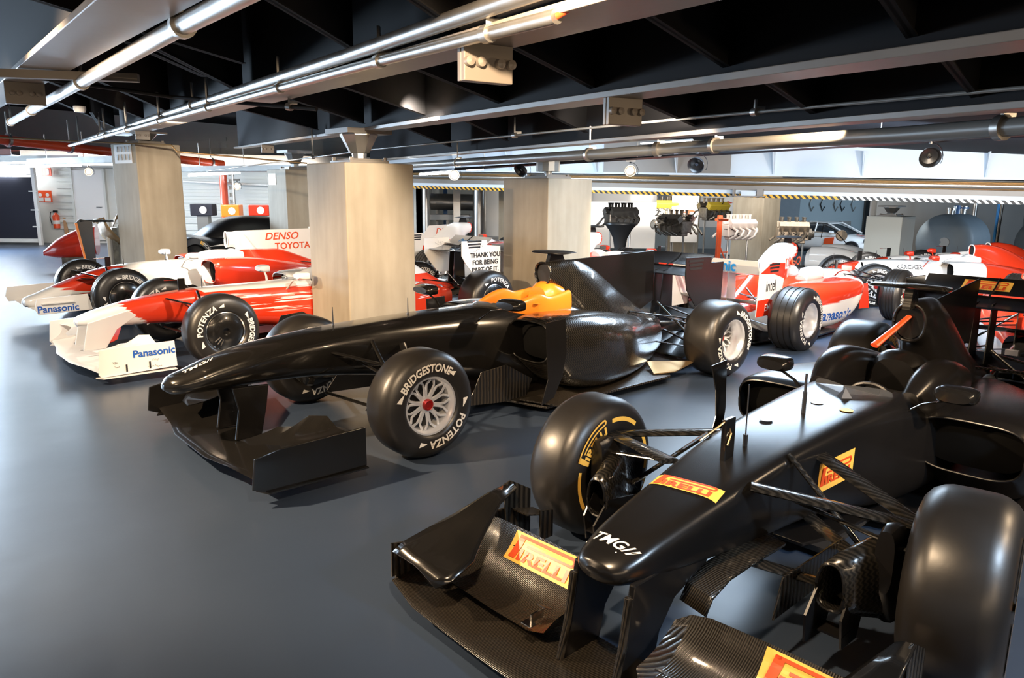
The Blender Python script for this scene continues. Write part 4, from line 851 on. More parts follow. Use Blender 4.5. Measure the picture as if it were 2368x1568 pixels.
for o in list(RC.children):
    if o.name.startswith('front_flap'):
        s = 1 if sum(v.co.y for v in o.data.vertices) > 0 else -1
        decal(o, (.685, .63 if s > 0 else -.45, .225), (.0, 1, 0), (-.75, 0, .66), .365, .118, o)
decal(PC['flap'], (-3.40, -.06, .965), (0, 1, 0), (-.48, 0, .88), .30, .095, PC['flap'])
# outer cascades, small fins and the chrome flap bracket of the front wing
for s in (-1, 1):
    sec = [(1.07, .22), (1.02, .245), (.90, .27), (.78, .30), (.62, .34), (.50, .36)]
    rows = []
    for (x, z), (yo, yi, dip) in zip(sec, ((.86, .60, .0), (.86, .56, .015), (.85, .58, .02), (.83, .66, .01), (.82, .73, .0), (.81, .76, .0))):
        rows.append([(x, s * (yo + (yi - yo) * t), z + .03 * sin(pi * t) * 0 - .10 * max(0, t - .55) * (1.0 if x > .7 else .3) - dip * sin(pi * t)) for t in [k / 8 for k in range(9)]])
    MB().loft(rows, False, False).build('cascade_wing', 'carbA', RC, solid=.008)
    MB().plate([(1.06, .10), (1.00, .10), (.96, .22), (1.06, .24)], .885 * s, .008).build('outer_fin', 'carbR', RC, smooth=False)
    MB().plate([(.52, .10), (.38, .10), (.38, .30), (.50, .37), (.54, .36)], .80 * s, .008).build('rear_fin', 'carbR', RC, smooth=False)
    MB().plate([(.42, .10), (.34, .10), (.34, .22), (.42, .24)], .70 * s, .008).build('rear_fin', 'carbR', RC, smooth=False)
    MB().prism([(.36, .70 * s, .20), (.50, .70 * s, .24), (.50, .80 * s, .24), (.36, .80 * s, .20)], (0, 0, .006)).build('rear_shelf', 'carbR', RC, smooth=False)
    o = MB().box((.865, .245 * s, .17), (.05, .035, .004), 0, radians(-30)).box((.905, .245 * s, .155), (.06, .006, .03)).box((.945, .245 * s, .142), (.03, .045, .004)).build('flap_bracket', 'chrome', RC, smooth=False)
    MB().tube([(.872, .112 * s, .36), (.882, .112 * s, .28), (.895, .112 * s, .20), (.93, .112 * s, .07)], .014, 8).build('pylon_edge', 'carbR', RC)
    # turning vanes under the nose
    rows = [[(x, s * (.12 + .10 * t), .30 - .02 * t + dz) for t in [k / 6 for k in range(7)]] for x, dz in ((.60, -.05), (.56, .0), (.45, .03), (.28, .03), (.05, .02))]
    MB().loft(rows, False, False).build('nose_vane', 'carbR', RC, solid=.012)
# steered near front wheel and its scoop
for o in RC.children:
    if o.name.startswith('tyre') and abs(o.data.vertices[0].co.x) < .4 and o.data.vertices[0].co.y > 0:
        o.matrix_local = Matrix.Translation((0, .79, 0)) @ Matrix.Rotation(radians(9), 4, 'Z') @ Matrix.Diagonal((1, 1.12, 1, 1)) @ Matrix.Translation((0, -.77, 0))
for s in (-1, 1):
    rg = ring(.30, .49 * s, .050, .25, .41, 2.6, 2.6, .8, 24)
    d_ = MB().loft([rg, ring(.22, .51 * s, .06, .22, .43, 2.6, 2.6, .8, 24), ring(.10, .56 * s, .07, .18, .46, 2.6, 2.6, .8, 24), ring(-.05, .62 * s, .07, .18, .46, 2.6, 2.6, .8, 24)], False).build('brake_scoop', 'carbW', RC, solid=.006)
    MB().tube([Vector(q) for q in rg] + [Vector(rg[0])], .006, 6, caps=False).build('scoop_lip', 'carbA', d_)
    MB().loft([ring(.22, .51 * s, .045, .26, .40, 2.6, 2.6, .8, 24), ring(.15, .53 * s, .01, .31, .35, 2, 2, 1, 24)], True).build('scoop_inside', 'void', d_)
    MB().plate([(.36, .14), (.22, .12), (.10, .30), (.28, .33), (.37, .24)], .445 * s, .008).plate([(.30, .13), (.18, .12), (.10, .30), (.26, .33), (.32, .24)], .540 * s, .008).box((.27, .49 * s, .17), (.07, .11, .008)).build('scoop_vane', 'carbC', d_, smooth=False)
# red arm on the airbox, masts, sensors
MB().tube([(-1.71, .0, .935), (-1.60, -.045, .86), (-1.50, -.09, .79)], [.016, .020, .026], 10, flat=.6).build('plug_handle', 'redpipe', RC, label='red handle on the airbox plug')
MB().loft([ring(-1.725, 0, .072, .815, .985, 2.3, 2.3, 1), ring(-1.75, 0, .03, .86, .94, 2.3, 2.3, 1)], True).build('airbox_plug', 'carbA', RC)
o = MB().plate([(.17, .58), (.10, .58), (.10, .755), (.17, .755)], 0, .022).build('sensor_mast', 'carbA', RC, smooth=False, bevel=.005)
MB().tube([(.30, -.02, .70), (.22, 0, .735), (.15, 0, .75), (.14, .015, .70), (.17, .02, .66)], .004, 6).build('pitot_tube', 'gold', o)
MB().tube([(.0, 0, .60), (.0, 0, .66)], .010, 8).tube([(.0, 0, .66), (.0, 0, .86)], .003, 6).build('antenna', 'ink', RC)
MB().tube([(-.50, .0, .63), (-.50, 0, .74)], .010, 8).tube([(-.50, 0, .74), (-.50, 0, .82)], .006, 6).build('antenna', 'ink', RC)
MB().lathe([(.63, .0), (.632, .05), (.70, .0)], (-.86, .03, 0), 'z', 4).build('timing_cone', 'ink', RC)
for x, y in ((-.30, -.07), (-.66, .12), (-.68, -.02)):
    MB().lathe([(0, .0), (0, .028), (.0015, .028), (.0015, .0)], (x, y, .640 if x > -.5 else .650), 'z', 20).build('access_cap', 'ylw' if y == .12 else 'pipegrey', RC)
# ---------------------------------------------------------------- red and white cars
TUB_B = [(1.00, 0, .03, .395, .42, 2, 2, 1), (.985, 0, .08, .365, .445, 2.2, 2, 1), (.92, 0, .125, .350, .470, 2.6, 2.4, .95), (.80, 0, .145, .345, .505, 3, 2.6, .94), (.53, 0, .165, .34, .565, 3.2, 3, .94), (.2, 0, .18, .32, .605, 3.6, 3, .95), (-.06, 0, .195, .28, .625, 3.6, 3, .96), (-.4, 0, .22, .24, .63, 3.6, 3, .98), (-.8, 0, .25, .18, .635, 3.4, 3, 1), (-1.12, 0, .30, .12, .65, 3.2, 3, .94), (-1.45, 0, .33, .08, .66, 3, 3, .88), (-1.85, 0, .34, .08, .66, 3, 3, .85), (-2.1, 0, .30, .08, .60, 3, 3, .8)]
PAD_R = [(-1.24, .20, .04, .60, .67), (-1.36, .215, .06, .58, .72), (-1.55, .215, .065, .56, .74), (-1.75, .20, .06, .56, .73)]
def fw_(a, b, c, epz=.31, nose=.36): return dict(els=std_els(a, b), ep=[(1.05, .10), (1.03, .30), (.90, epz), (.45, epz), (.44, .09), (1.03, .075)], epmat=c, py=[(.93, nose + .03), (.55, nose), (.55, .26), (.66, .11), (.90, .11), (.97, .24)], pyy=.14, pymat=c)
pB = dict(L=3.167, paint='livB', carbon='carbA', tub=TUB_B, cockpit=(-1.10, -1.70, .19), ct=.64, cover=COV_A, pod=POD_A, podmat='livB', tcam=(-1.74, 1.09, .14, .22), pad=PAD_R, padmat='whitep', padz=.76, wheels='cover', brand='B', wang=((112, -58), (200, 20)), fwing=dict(fw_('whitep', 'redp', 'whitep'), py=[(.93, .41), (.985, .17), (.80, .17), (.70, .33), (.52, .44), (.60, .49)], pyy=.15),
  rwing=dict(mat='carbA', flapmat='whitep', epmat='whitep', ep=[(.10, .03), (-.30, .03), (-.30, -.03), (-.52, -.05), (-.52, -.40), (-.12, -.42), (.04, -.24), (.10, -.15)]), mir=(-.96, .46, .72, .17), mirmat='whitep', ant=((-.13, .62, .13), (-1.0, .63, .09)), pitot=(.06, .60, .13), screen=(-.98, .17, .64, .035),
  bb=[(.45, [(-.60, .12), (-.72, .34), (-.95, .36), (-1.20, .22), (-1.15, .10), (-.9, .09)], 'carbA')])
RB, PB = f1('racing_car', (-3.141, 7.152), 222.3, 'red racing car with white nose tip and signed front wing, left of the wide column', pB)
side_text(PB['ep1'], 'Panasonic', .085, .62, .235, .901, 1, 'blue', .025, sx=1.0)
squiggle(PB['ep1'], .62, .15, .902, 1, 3, .04); squiggle(PB['ep1'], .95, .17, .902, 1, 3, .03)
m = MB(); [m.box((x, .901, .13), (.012, .004, .06)) for x in (.84, .66)]; m.build('slots', 'ink', PB['ep1'], smooth=False)
for i, t in enumerate(('THANK YOU', 'FOR BEING', 'PART OF IT.')): side_text(PB['rep1'], t, .082, -3.44, .80 - i * .09, .389, 1, 'ink', .03)
squiggle(PB['rep1'], -3.35, .90, .389, 1, 4, .05); squiggle(PB['rep-1'], -3.35, .85, -.362, 1, 6, .08)
v, f = glyphs('Panasonic', .09, .03, .2); cast(v, f, (-3.45, 0, .98), (0, 1, 0), (-.7, 0, .7), PB['flap']).build('lettering', 'ltblue', PB['flap'], smooth=False)
v, f = glyphs('8', .07, .01, 0, 1.6); cast(v, f, (.62, .0, .7), (-1, .0, 0), (0, -1, 0), PB['tub']).build('race_number', 'letter', PB['tub'], smooth=False)
# signed pylon faces
squiggle(RB, .78, .27, .156, 1, 5, .05)
TUB_D = [(.86, 0, .04, .225, .265, 2, 2, 1), (.84, 0, .09, .20, .300, 2.3, 2.2, 1), (.72, 0, .125, .20, .345, 2.6, 2.6, .95), (.44, 0, .15, .25, .455, 3, 3, .95), (.15, 0, .17, .28, .56, 3.2, 3, .95), (-.1, 0, .185, .26, .615, 3.4, 3, .96), (-.5, 0, .22, .22, .645, 3.4, 3, .98), (-.85, 0, .25, .16, .65, 3.2, 3, 1), (-1.12, 0, .30, .12, .65, 3.2, 3, .94), (-1.45, 0, .33, .08, .66, 3, 3, .88), (-1.85, 0, .34, .08, .66, 3, 3, .85), (-2.1, 0, .30, .08, .60, 3, 3, .8)]
pD = dict(pB); pD.update(paint='livD', tub=TUB_D, cover=[(-1.62, 0, .050, .78, .99, 2.6, 2.4, 1), (-1.75, 0, .052, .76, .985, 2.6, 2.4, 1), (-1.88, 0, .06, .60, .95, 2.4, 2.6, .8), (-2.05, 0, .16, .40, .76, 2.4, 3, .6), (-2.4, 0, .22, .25, .72, 2.2, 3, .45), (-2.75, 0, .18, .18, .60, 2.2, 3, .45), (-3.15, 0, .08, .2, .44, 2.2, 2.2, 1)], covermat='livD', podmat='redp', grooves=4, tcam=None, fin=[(-1.70, .98), (-1.76, 1.0), (-3.05, 1.0), (-3.1, .5), (-2.6, .6), (-2.0, .66), (-1.75, .74)], finmat='whitep', ant=((-.8, .65, .13), (-.28, .63, .10)), pitot=(-.1, .60, .13), wang=((40, 220), (20, 200)), lip='whitep',
  fwing=dict(els=[('!main_plane', [(-.70, .80, .20, .42, .24, .03, .015), (-.3, .82, .20, .44, .23, .035, .01), (0, .82, .20, .46, .23, .035, .01), (.3, .82, .20, .44, .23, .035, .01), (.70, .80, .20, .42, .24, .03, .015)], 'whitep'), ('front_flap', [(.16, .56, .24, .38, .32, .012, .015), (.69, .56, .25, .36, .35, .014, .02)], 'carbC')], hw=.70, ep=[(.86, .19), (.89, .26), (.86, .37), (.35, .385), (.31, .20)], epmat='whitep'), rwing=dict(mat='whitep', epmat='whitep'), pad=PAD_R)
RD, PD = f1('racing_car', (-5.113, 9.184), 224.9, 'white-bodied racing car with red nose top and large DENSO engine fin, farthest left', pD)
side_text(PD['ep1'], 'Panasonic', .105, .66, .245, .707, 1, 'blue', .025)
wing([(.13, .32, .49, .12, .47, .02, 0), (.30, .30, .52, .16, .50, .02, 0)]).build('nose_winglet', 'carbC', RD)
MB().box((.66, .715, .31), (.32, .03, .012)).build('endplate_strake', 'whitep', PD['ep1'], smooth=False)
side_text(RD, 'DENSO', .145, -2.45, .90, .0065, 1, 'pred', .015, .25, 1.1, 'fin_lettering'); side_text(RD, 'TOYOTA', .13, -2.62, .755, .0065, 1, 'pred', .02, 0, 1.05, 'fin_lettering')
side_text(RD, 'EMC', .045, -1.0, .722, .5, 1, 'ink', .0); 
# cars parked tail to tail with the front row, facing away
TUB_E = [(.55, 0, .04, .34, .40, 2, 2, 1), (.52, 0, .1, .30, .44, 2.4, 2.4, 1), (.4, 0, .14, .28, .47, 2.6, 2.6, 1)] + TUB_D[4:]
pE = dict(pD); pE.update(L=2.75, paint='livE', podmat='livE', covermat='livE', cover=[(a + .25,) + tuple(q) for a, *q in COV_A], pod=[(a + .25, b, c, d, min(e, .60), *q) for a, b, c, d, e, *q in POD_A], fin=None, tcam=(-1.45, 1.08, .12, .24), wheels='spoke', grooves=4, wang=((60, 240), (62, 240)), fwing=None, lip='redp', pad=[(a + .25, *q) for a, *q in PAD_R], cockpit=(-.9, -1.5, .19), mir=(-.75, .42, .70, .14), mirmat='redp', ant=((-.35, .6, .14), (-.2, .62, .2)),
  rwing=dict(mat='whitep', epmat='whitep', hw=.50, z=.86, ep=[(.12, .02), (-.34, .08), (-.40, .08), (-.42, -.50), (.05, -.50), (.14, -.10)]), bb=[(.62, [(-.50, .20), (-.62, .52), (-.80, .52), (-.82, .22)], 'redp')])
RE, PE = f1('racing_car', (2.407 + 2.75 * .719, 8.069 + 2.75 * .695, -.02), 44.07, 'red and white racing car seen from behind, with intel lettering on its rear wing', pE, near=-1)
side_text(PE['pod-1'], 'Panasonic', .17, -1.62, .24, .71, -1, 'blue', .03, tgt=PE['pod-1'])
side_text(RE, 'TOYOTA', .035, -1.98, .10, .71, -1, 'ink', .01); side_text(RE, 'www.toyota-f1.com', .03, -1.5, .10, .71, -1, 'ink', .005)
side_text(PE['rep-1'], 'intel', .17, -2.90, .66, .512, -1, 'ink', .0, 0, .72); side_text(PE['rep-1'], 'EMC', .10, -2.92, .44, .512, -1, 'letter', .01, 0, .9)
MB().prism([(-2.65, -.513, .36), (-3.17, -.513, .36), (-3.16, -.513, .53), (-2.95, -.513, .53), (-2.66, -.513, .48)], (0, .002, 0)).build('red_lower_panel', 'redp', PE['rep-1'], smooth=False)
MB().prism([(-2.62, -.513, .88), (-2.62, -.513, .72), (-2.85, -.513, .78), (-3.14, -.513, .80), (-2.9, -.513, .90)], (0, .002, 0)).build('red_upper_panel', 'redp', PE['rep-1'], smooth=False)
v, f = glyphs('Panasonic', .15, .03, 0, .9); 
v = [(a, b) for a, b in v]; put(MB(), v, f, (-3.20, 0, .86), (0, -1, 0), (0, 0, 1)).build('rear_lettering', 'ltblue', RE, smooth=False)
MB().prism([(-3.14, -.50, .79), (-3.14, .50, .79), (-3.19, .50, .93), (-3.19, -.50, .93)], (.008, 0, 0)).build('rear_flap', 'whitep', RE, smooth=False)
side_text(RE, 'DENSO', .14, -1.62, .80, .10, -1, 'pred', .01, .2, 1.0, 'cover_lettering', tgt=PE['cover'])
pK = dict(pE); pK.update(L=3.1, cover=COV_A, pod=POD_A, cockpit=(-1.1, -1.7, .19), fin=[(-1.8, 1.0), (-2.6, .98), (-3.0, .5), (-2.2, .6)], finmat='whitep', tcam=(-1.74, 1.10, .14, .26), pad=PAD_R, mir=(-.96, .46, .72, .15), ant=(), rwing=dict(mat='whitep', epmat='whitep', hw=.42, z=.84), bb=None)
RK, PK = f1('racing_car', (.28 + 3.1 * .719, 10.33 + 3.1 * .695, -.04), 44.0, 'red and white car whose camera pod shows right of the column behind the black car', pK, near=-1)
side_text(RK, 'DENSO', .14, -2.15, .84, .0066, -1, 'pred', .01, .2, 1.0, 'fin_lettering')
RJ, PJ = f1('racing_car', (-1.79 + 3.1 * .719, 12.45 + 3.1 * .695), 44.0, 'red and white racing car whose DENSO fin rises behind the signed rear wing', pK, near=-1)
side_text(RJ, 'DENSO', .16, -2.20, .87, .0066, -1, 'pred', .01, .2, 1.0, 'fin_lettering')
pI = dict(pE); pI.update(L=3.1, paint='livE', cover=COV_A, pod=POD_A, cockpit=(-1.1, -1.7, .19), tcam=(-1.74, 1.08, .12, .2), pad=PAD_R, mir=(-.96, .46, .72, .15), ant=(), bb=None, rwing=dict(mat='carbA', hw=.42, z=.80))
RI, PI_ = f1('racing_car', (4.35 + 3.1 * .719, 6.15 + 3.1 * .695), 44.0, 'white and red racing car seen from its tail behind the nearest car, right edge', pI, near=-1)
# three older cars side by side, nose to the left
TUB_G = [(1.05, 0, .04, .20, .25, 2, 2, 1), (1.0, 0, .10, .18, .30, 2.4, 2.4, 1), (.7, 0, .13, .24, .42, 2.8, 2.8, .95), (.3, 0, .16, .30, .56, 3.2, 3, .95), (-.05, 0, .18, .28, .64, 3.4, 3, .95), (-.5, 0, .21, .22, .66, 3.4, 3, .98), (-.9, 0, .25, .14, .66, 3.2, 3, 1), (-1.2, 0, .30, .10, .66, 3.2, 3, .94), (-1.85, 0, .34, .08, .66, 3, 3, .85), (-2.1, 0, .30, .08, .60, 3, 3, .8)]
pG = dict(pD); pG.update(paint='livG', tub=TUB_G, covermat='livG', podmat='livG', cover=[(-1.72, 0, .088, .72, .90, 2.6, 2.4, 1), (-1.9, 0, .10, .60, .91, 2.6, 2.4, 1), (-2.2, 0, .2, .4, .85, 2.4, 3, .5), (-2.7, 0, .2, .2, .6, 2.2, 3, .5), (-3.15, 0, .07, .2, .4, 2.2, 2.2, 1)], fin=None, wheels='spoke', grooves=4, wang=((40, 220), (20, 200)), tcam=None, fwing=fw_('redp', 'redp', 'redp', .26, .18), pitot=(-.05, .63, .16), ant=((-.3, .66, .14),), mir=(-.98, .42, .72, .14), mirmat='redp', pad=PAD_R, rwing=dict(mat='redp', epmat='redp', z=.62))
RG1, PG1 = f1('racing_car', (5.4, 11.7, fz(5.4, 11.7)), 176, 'red and white racing car lettered KÄRCHER, nearest of three below the dark tank', pG)
side_text(PG1['tub'], 'KÄRCHER', .085, -.72, .56, .23, 1, 'ink', .02, tgt=PG1['tub'])
RG2, PG2 = f1('racing_car', (6.6, 12.9 + .3, fz(6.6, 13.2)), 176, 'red and white racing car lettered ratiopharm, the middle one of three below the dark tank', pG)
side_text(PG2['tub'], 'ratiopharm', .13, -.72, .56, .23, 1, 'ink', .0, tgt=PG2['tub'])
pG3 = dict(pG); pG3.update(paint='redp')
RG3, PG3 = f1('racing_car', (8.5, 14.8, fz(8.5, 14.8)), 176, 'orange-red racing car at the back, its nose right under the dark tank', pG3)
side_text(RG2, 'avex', .09, -1.6, .45, .745, 1, 'letter', .01)
# ================================================================ WORKSHOP AND FAR BACKGROUND
MT['tank'] = M('tank_paint', (0.16, 0.20, 0.23), 0.55, fn=noisy((0.15, 0.19, 0.22), (0.19, 0.23, 0.26), 5))
MT['craneorange'] = M('crane_orange', (0.80, 0.10, 0.02), 0.4)
MT['ltpanel'] = M('light_blue_cabinet', (0.40, 0.50, 0.54), 0.5)
MT['bronze'] = M('bronze_castings', (0.42, 0.33, 0.24), 0.35, 0.7, fn=noisy((0.30, 0.22, 0.15), (0.60, 0.52, 0.42), 18, 0.25, 0.5))
MT['darkmetal'] = M('dark_castings', (0.14, 0.125, 0.11), 0.32, 0.7, fn=noisy((0.03, 0.03, 0.03), (0.30, 0.27, 0.23), 14, 0.25, 0.4))
MT['pinkwhite'] = M('pale_castings', (0.75, 0.66, 0.60), 0.4, 0.2)
MT['bluepost'] = M('blue_post', (0.08, 0.18, 0.38), 0.5)
MT['yel'] = M('yellow_cover', (0.75, 0.55, 0.05), 0.4)
MT['torn'] = M('torn_carbon_core', (0.45, 0.27, 0.12), 0.4, 0.3, fn=noisy((0.10, 0.06, 0.03), (0.60, 0.38, 0.18), 6))
def g0(x, y): return fz(x, y)
def engine(x, y, z, rz, label, mat='bronze', mat2='darkmetal', top='yel', hub=False, group=None, s=1.5, legs=True):
    R = root('race_engine', (x, y, g0(x, y)), rz, label, 'engine', group); z = z - g0(x, y)
    MB().box((0, 0, z), (.55 * s, .26 * s, .22 * s)).box((0, 0, z - .13 * s), (.45 * s, .18 * s, .08 * s)).build('block', mat, R, smooth=False, bevel=.02)
    for q in (-1, 1):
        MB().box((0, q * .17 * s, z + .14 * s), (.52 * s, .14 * s, .13 * s), 0, 0, q * -.6).build('cylinder_head', top if q < 0 else mat, R, smooth=False, bevel=.015)
        for k in range(4):
            xx = (-.2 + .13 * k) * s
            MB().tube([(xx, q * .20 * s, z + .05 * s), (xx, q * .34 * s, z + .02 * s), (xx - .06 * s, q * .38 * s, z - .08 * s), (xx - .15 * s, q * .34 * s, z - .14 * s)], .022 * s, 8).build('exhaust_pipe', mat, R)
            MB().lathe([(z + .20 * s, .022 * s), (z + .28 * s, .024 * s), (z + .31 * s, .036 * s)], (xx, q * .06 * s, 0), 'z', 12).build('inlet_trumpet', mat2, R)
    MB().lathe([(.28 * s, .0), (.28 * s, .11 * s), (.33 * s, .11 * s), (.34 * s, .07 * s), (.38 * s, .06 * s), (.38 * s, 0)], (0, 0, z), 'x', 24).build('pulley', mat2, R)
    m = MB(); rnd = random.Random(int(x * 91))
    for k in range(9):
        a = (rnd.uniform(-.25, .25) * s, rnd.choice((-1, 1)) * .16 * s, z + rnd.uniform(-.1, .2) * s); b = (a[0] + rnd.uniform(-.3, .3) * s, rnd.uniform(-.3, .3) * s, z + rnd.uniform(-.15, .25) * s)
        m.tube([a, ((a[0] + b[0]) / 2, (a[1] + b[1]) / 2 * 1.3, (a[2] + b[2]) / 2 + .06), b], .009 * s, 6)
    m.build('hoses', 'black', R)
    if hub:
        for yy in (-.06, .10): MB().tube([(.2 * s, .0, z + yy), (.75 * s, -.25 * s, z + yy * .4)], .02, 8, flat=.5).build('wishbone', 'darkmetal', R)
        MB().lathe([(-.05, .0), (-.05, .13), (.05, .15), (.06, .10), (.09, .09), (.09, .0)], (.80 * s, -.30 * s, z), 'y', 28).build('wheel_hub', 'bronze', R)
    if legs:
        for a in (-.2, .2): MB().tube([(a * s, 0, z - .12 * s), (a * s, 0, .06)], .028, 8).build('stand_leg', 'galv', R)
        MB().box((0, 0, .04), (.75 * s, .08, .05)).box((.3 * s, 0, .04), (.08, .6, .05)).box((-.3 * s, 0, .04), (.08, .6, .05)).build('stand_base', 'darkmetal', R, smooth=False)
    return R
engine(3.0, 21.0, .80, .3, 'silver race engine directly behind the black cocktail table', 'galv', 'darkmetal', 'galv')
engine(4.55, 21.0, .62, 2.2, 'black race engine with a gearbox and suspension arms reaching right', 'darkmetal', 'bronze', 'darkmetal', hub=True)
engine(6.5, 24.5, .92, .4, 'race engine with yellow cam cover above the orange crane', 'darkmetal', 'bronze', 'yel')
engine(6.40, 21.3, .50, .2, 'pale pinkish stripped race engine right of the orange crane', 'pinkwhite', 'pinkwhite', 'pinkwhite')
engine(7.75, 20.8, .45, -.2, 'bronze gearbox and rear-end assembly on a single stand', 'bronze', 'darkmetal', 'bronze', hub=True)
engine(5.1, 25.5, .95, .1, 'race engine with a silver end cover behind the concrete workshop column', 'galv', 'darkmetal', 'yel')
# black cocktail table
R = root('cocktail_table', (2.58, 18.0, g0(2.58, 18)), 0, 'tall round cocktail table in a stretched black cover', 'table'); zt_ = 1.17
MB().lathe([(0.0, .0), (0.0, .34), (.05, .33), (.30, .17), (.55, .13), (.80, .17), (1.0, .27), (zt_ - .02, .39)], (0, 0, 0), 'z', 40).build('stretch_cover', 'blackm', R)
MB().lathe([(zt_ - .03, .0), (zt_ - .03, .40), (zt_, .40), (zt_, .0)], (0, 0, 0), 'z', 40).build('table_top', 'black', R)
# orange engine crane / stand
hx, hy = 5.75, 20.9; R = root('engine_crane', (hx, hy, g0(hx, hy)), .25, 'orange engine crane standing on small castors in the workshop', 'engine crane')
MB().box((0, 0, .75), (.11, .11, 1.35)).build('mast', 'craneorange', R, smooth=False, bevel=.008); MB().box((0, -.1, 1.30), (.24, .3, .07)).build('head_bar', 'craneorange', R, smooth=False)
MB().box((-.42, 0, .13), (.85, .09, .09)).box((.42, -.1, .10), (1.1, .09, .08), -.25).box((.25, .3, .10), (.9, .08, .08), .35).build('base_legs', 'craneorange', R, smooth=False)
MB().tube([(.02, 0, .62), (.22, -.05, .16)], .02, 8).tube([(.05, 0, .40), (.30, 0, .40)], .015, 6).build('brace', 'craneorange', R)
for x, y in ((-.8, 0), (.9, -.24), (.65, .44), (.1, -.04)): MB().lathe([(-.015, .0), (-.015, .045), (.015, .045), (.015, .0)], (x, y, .045), 'y', 14).build('castor', 'darkmetal', R)
# banners and panels on the far wall
def banner(x0, x1, z0, z1, y, label, logo=None):
    R = root('banner', ((x0 + x1) / 2, y, (z0 + z1) / 2), 0, label, 'banner', 'white banners in the workshop'); w, h = x1 - x0, z1 - z0
    MB().box((0, 0, 0), (w, .03, h)).build('banner_sheet', 'whitep', R, smooth=False, bevel=.01)
    zf = g0((x0 + x1) / 2, y) - (z0 + z1) / 2
    for a in (-w * .4, w * .4): MB().box((a, .03, (zf + 0) / 2), (.04, .03, -zf)).box((a, .03, zf + .02), (.06, .5, .03)).build('banner_stand', 'pipegrey', R, smooth=False)
    if logo:
        m = MB().prism([(logo - .22, -.02, .12), (logo + .10, -.02, .22), (logo + .28, -.02, .16), (logo + .06, -.02, .12), (logo - .02, -.02, -.22), (logo - .10, -.02, -.22), (logo - .02, -.02, .08)], (0, .004, 0)); m.build('banner_logo', 'pred', R, smooth=False)
        MB().box((logo + .55, -.02, .02), (.5, .004, .015)).build('banner_line', 'blue', R, smooth=False)
banner(2.55, 4.75, -.3, 1.65, 25.0, 'large white banner behind the black cocktail table', -.3)
banner(5.3, 6.2, -.1, 1.65, 25.2, 'white banner with a red swoosh left of the workshop column', .1)
banner(6.65, 8.2, .3, 1.75, 27.5, 'white banner right of the workshop column, behind the yellow-topped engine', .3)
tag(MB().box((9.0, 29.5, .3), (1.6, .1, 3.2)).build('partition_panel', 'whitep', smooth=False), 'tall white partition between the yellow-topped engine and the broad column', 'partition')
# dark and pale cabinets
R = root('tool_cabinet', (12.3, 34.0, g0(12.1, 34)), -.1, 'tall dark cabinet doorway right of the broad workshop column', 'cabinet'); MB().box((0, 0, 1.4), (1.1, .4, 2.8)).build('cabinet_body', 'tank', R, smooth=False)
R = root('tool_wall', (14.5, 34.5, g0(14, 34.5)), 0, 'pale blue tool wall with hanging hoses above the white race car', 'tool wall'); MB().box((0, 0, 1.6), (3.0, .12, 2.8)).build('wall_panel', 'ltpanel', R, smooth=False)
for k, x in enumerate((-.9, -.4, .2, .5, 1.0)): MB().tube([(x, -.12, 2.4), (x - .12, -.14, 2.1), (x, -.12, 1.8), (x + .1, -.12, 2.0)], .025, 6).build('hanging_hose', 'black' if k % 2 else 'galv', R)
for x in (-.7, .0, .7): MB().box((x, -.09, 1.25), (.5, .1, .22)).build('tool_tray', 'galv', R, smooth=False)
tag(MB().box((16.6, 34.0, .4), (1.3, .3, 3.4)).build('dark_curtain', 'blackm', smooth=False), 'black curtain hanging right of the pale tool wall', 'curtain')
pipe('steel_pipe', [(16.1, 33.0, -1.0), (16.1, 33.0, 2.0)], .09, 'galv', 'upright silver pipe in front of the black curtain')
# white and red rally-style coupe
cx_, cy_ = 12.9, 30.3; R = root('race_coupe', (cx_, cy_, g0(cx_, cy_)), radians(-52), 'white race coupe with red decals parked at the back of the workshop', 'car')
B_ = body([(2.05, 0, .50, .25, .55, 3, 3, .9), (1.95, 0, .72, .20, .66, 3, 3, .9), (1.5, 0, .84, .18, .78, 3.4, 3, .9), (.9, 0, .88, .16, .86, 3.6, 3, .88), (.2, 0, .88, .16, .92, 3.6, 3, .86), (-.8, 0, .88, .16, .94, 3.6, 3, .86), (-1.6, 0, .87, .18, .96, 3.4, 3, .85), (-2.05, 0, .78, .28, .92, 3.4, 3, .85), (-2.15, 0, .7, .35, .80, 3, 3, .9)], 6, 40).build('body_shell', 'whitep', R)
body([(.95, 0, .60, .80, .88, 3, 3, .8), (.45, 0, .68, .80, 1.12, 3, 3, .74), (.0, 0, .70, .80, 1.27, 3.4, 3, .72), (-.6, 0, .70, .80, 1.29, 3.4, 3, .72), (-1.2, 0, .66, .80, 1.15, 3, 3, .72), (-1.75, 0, .55, .80, .92, 3, 3, .8)], 6, 36).build('glass_house', 'glass', R)
body([(.12, 0, .55, 1.24, 1.275, 3, 3, 1), (-.1, 0, .56, 1.25, 1.31, 3, 3, 1), (-.6, 0, .56, 1.25, 1.32, 3, 3, 1), (-1.1, 0, .50, 1.12, 1.21, 3, 3, 1)], 4, 24).build('roof', 'whitep', R)
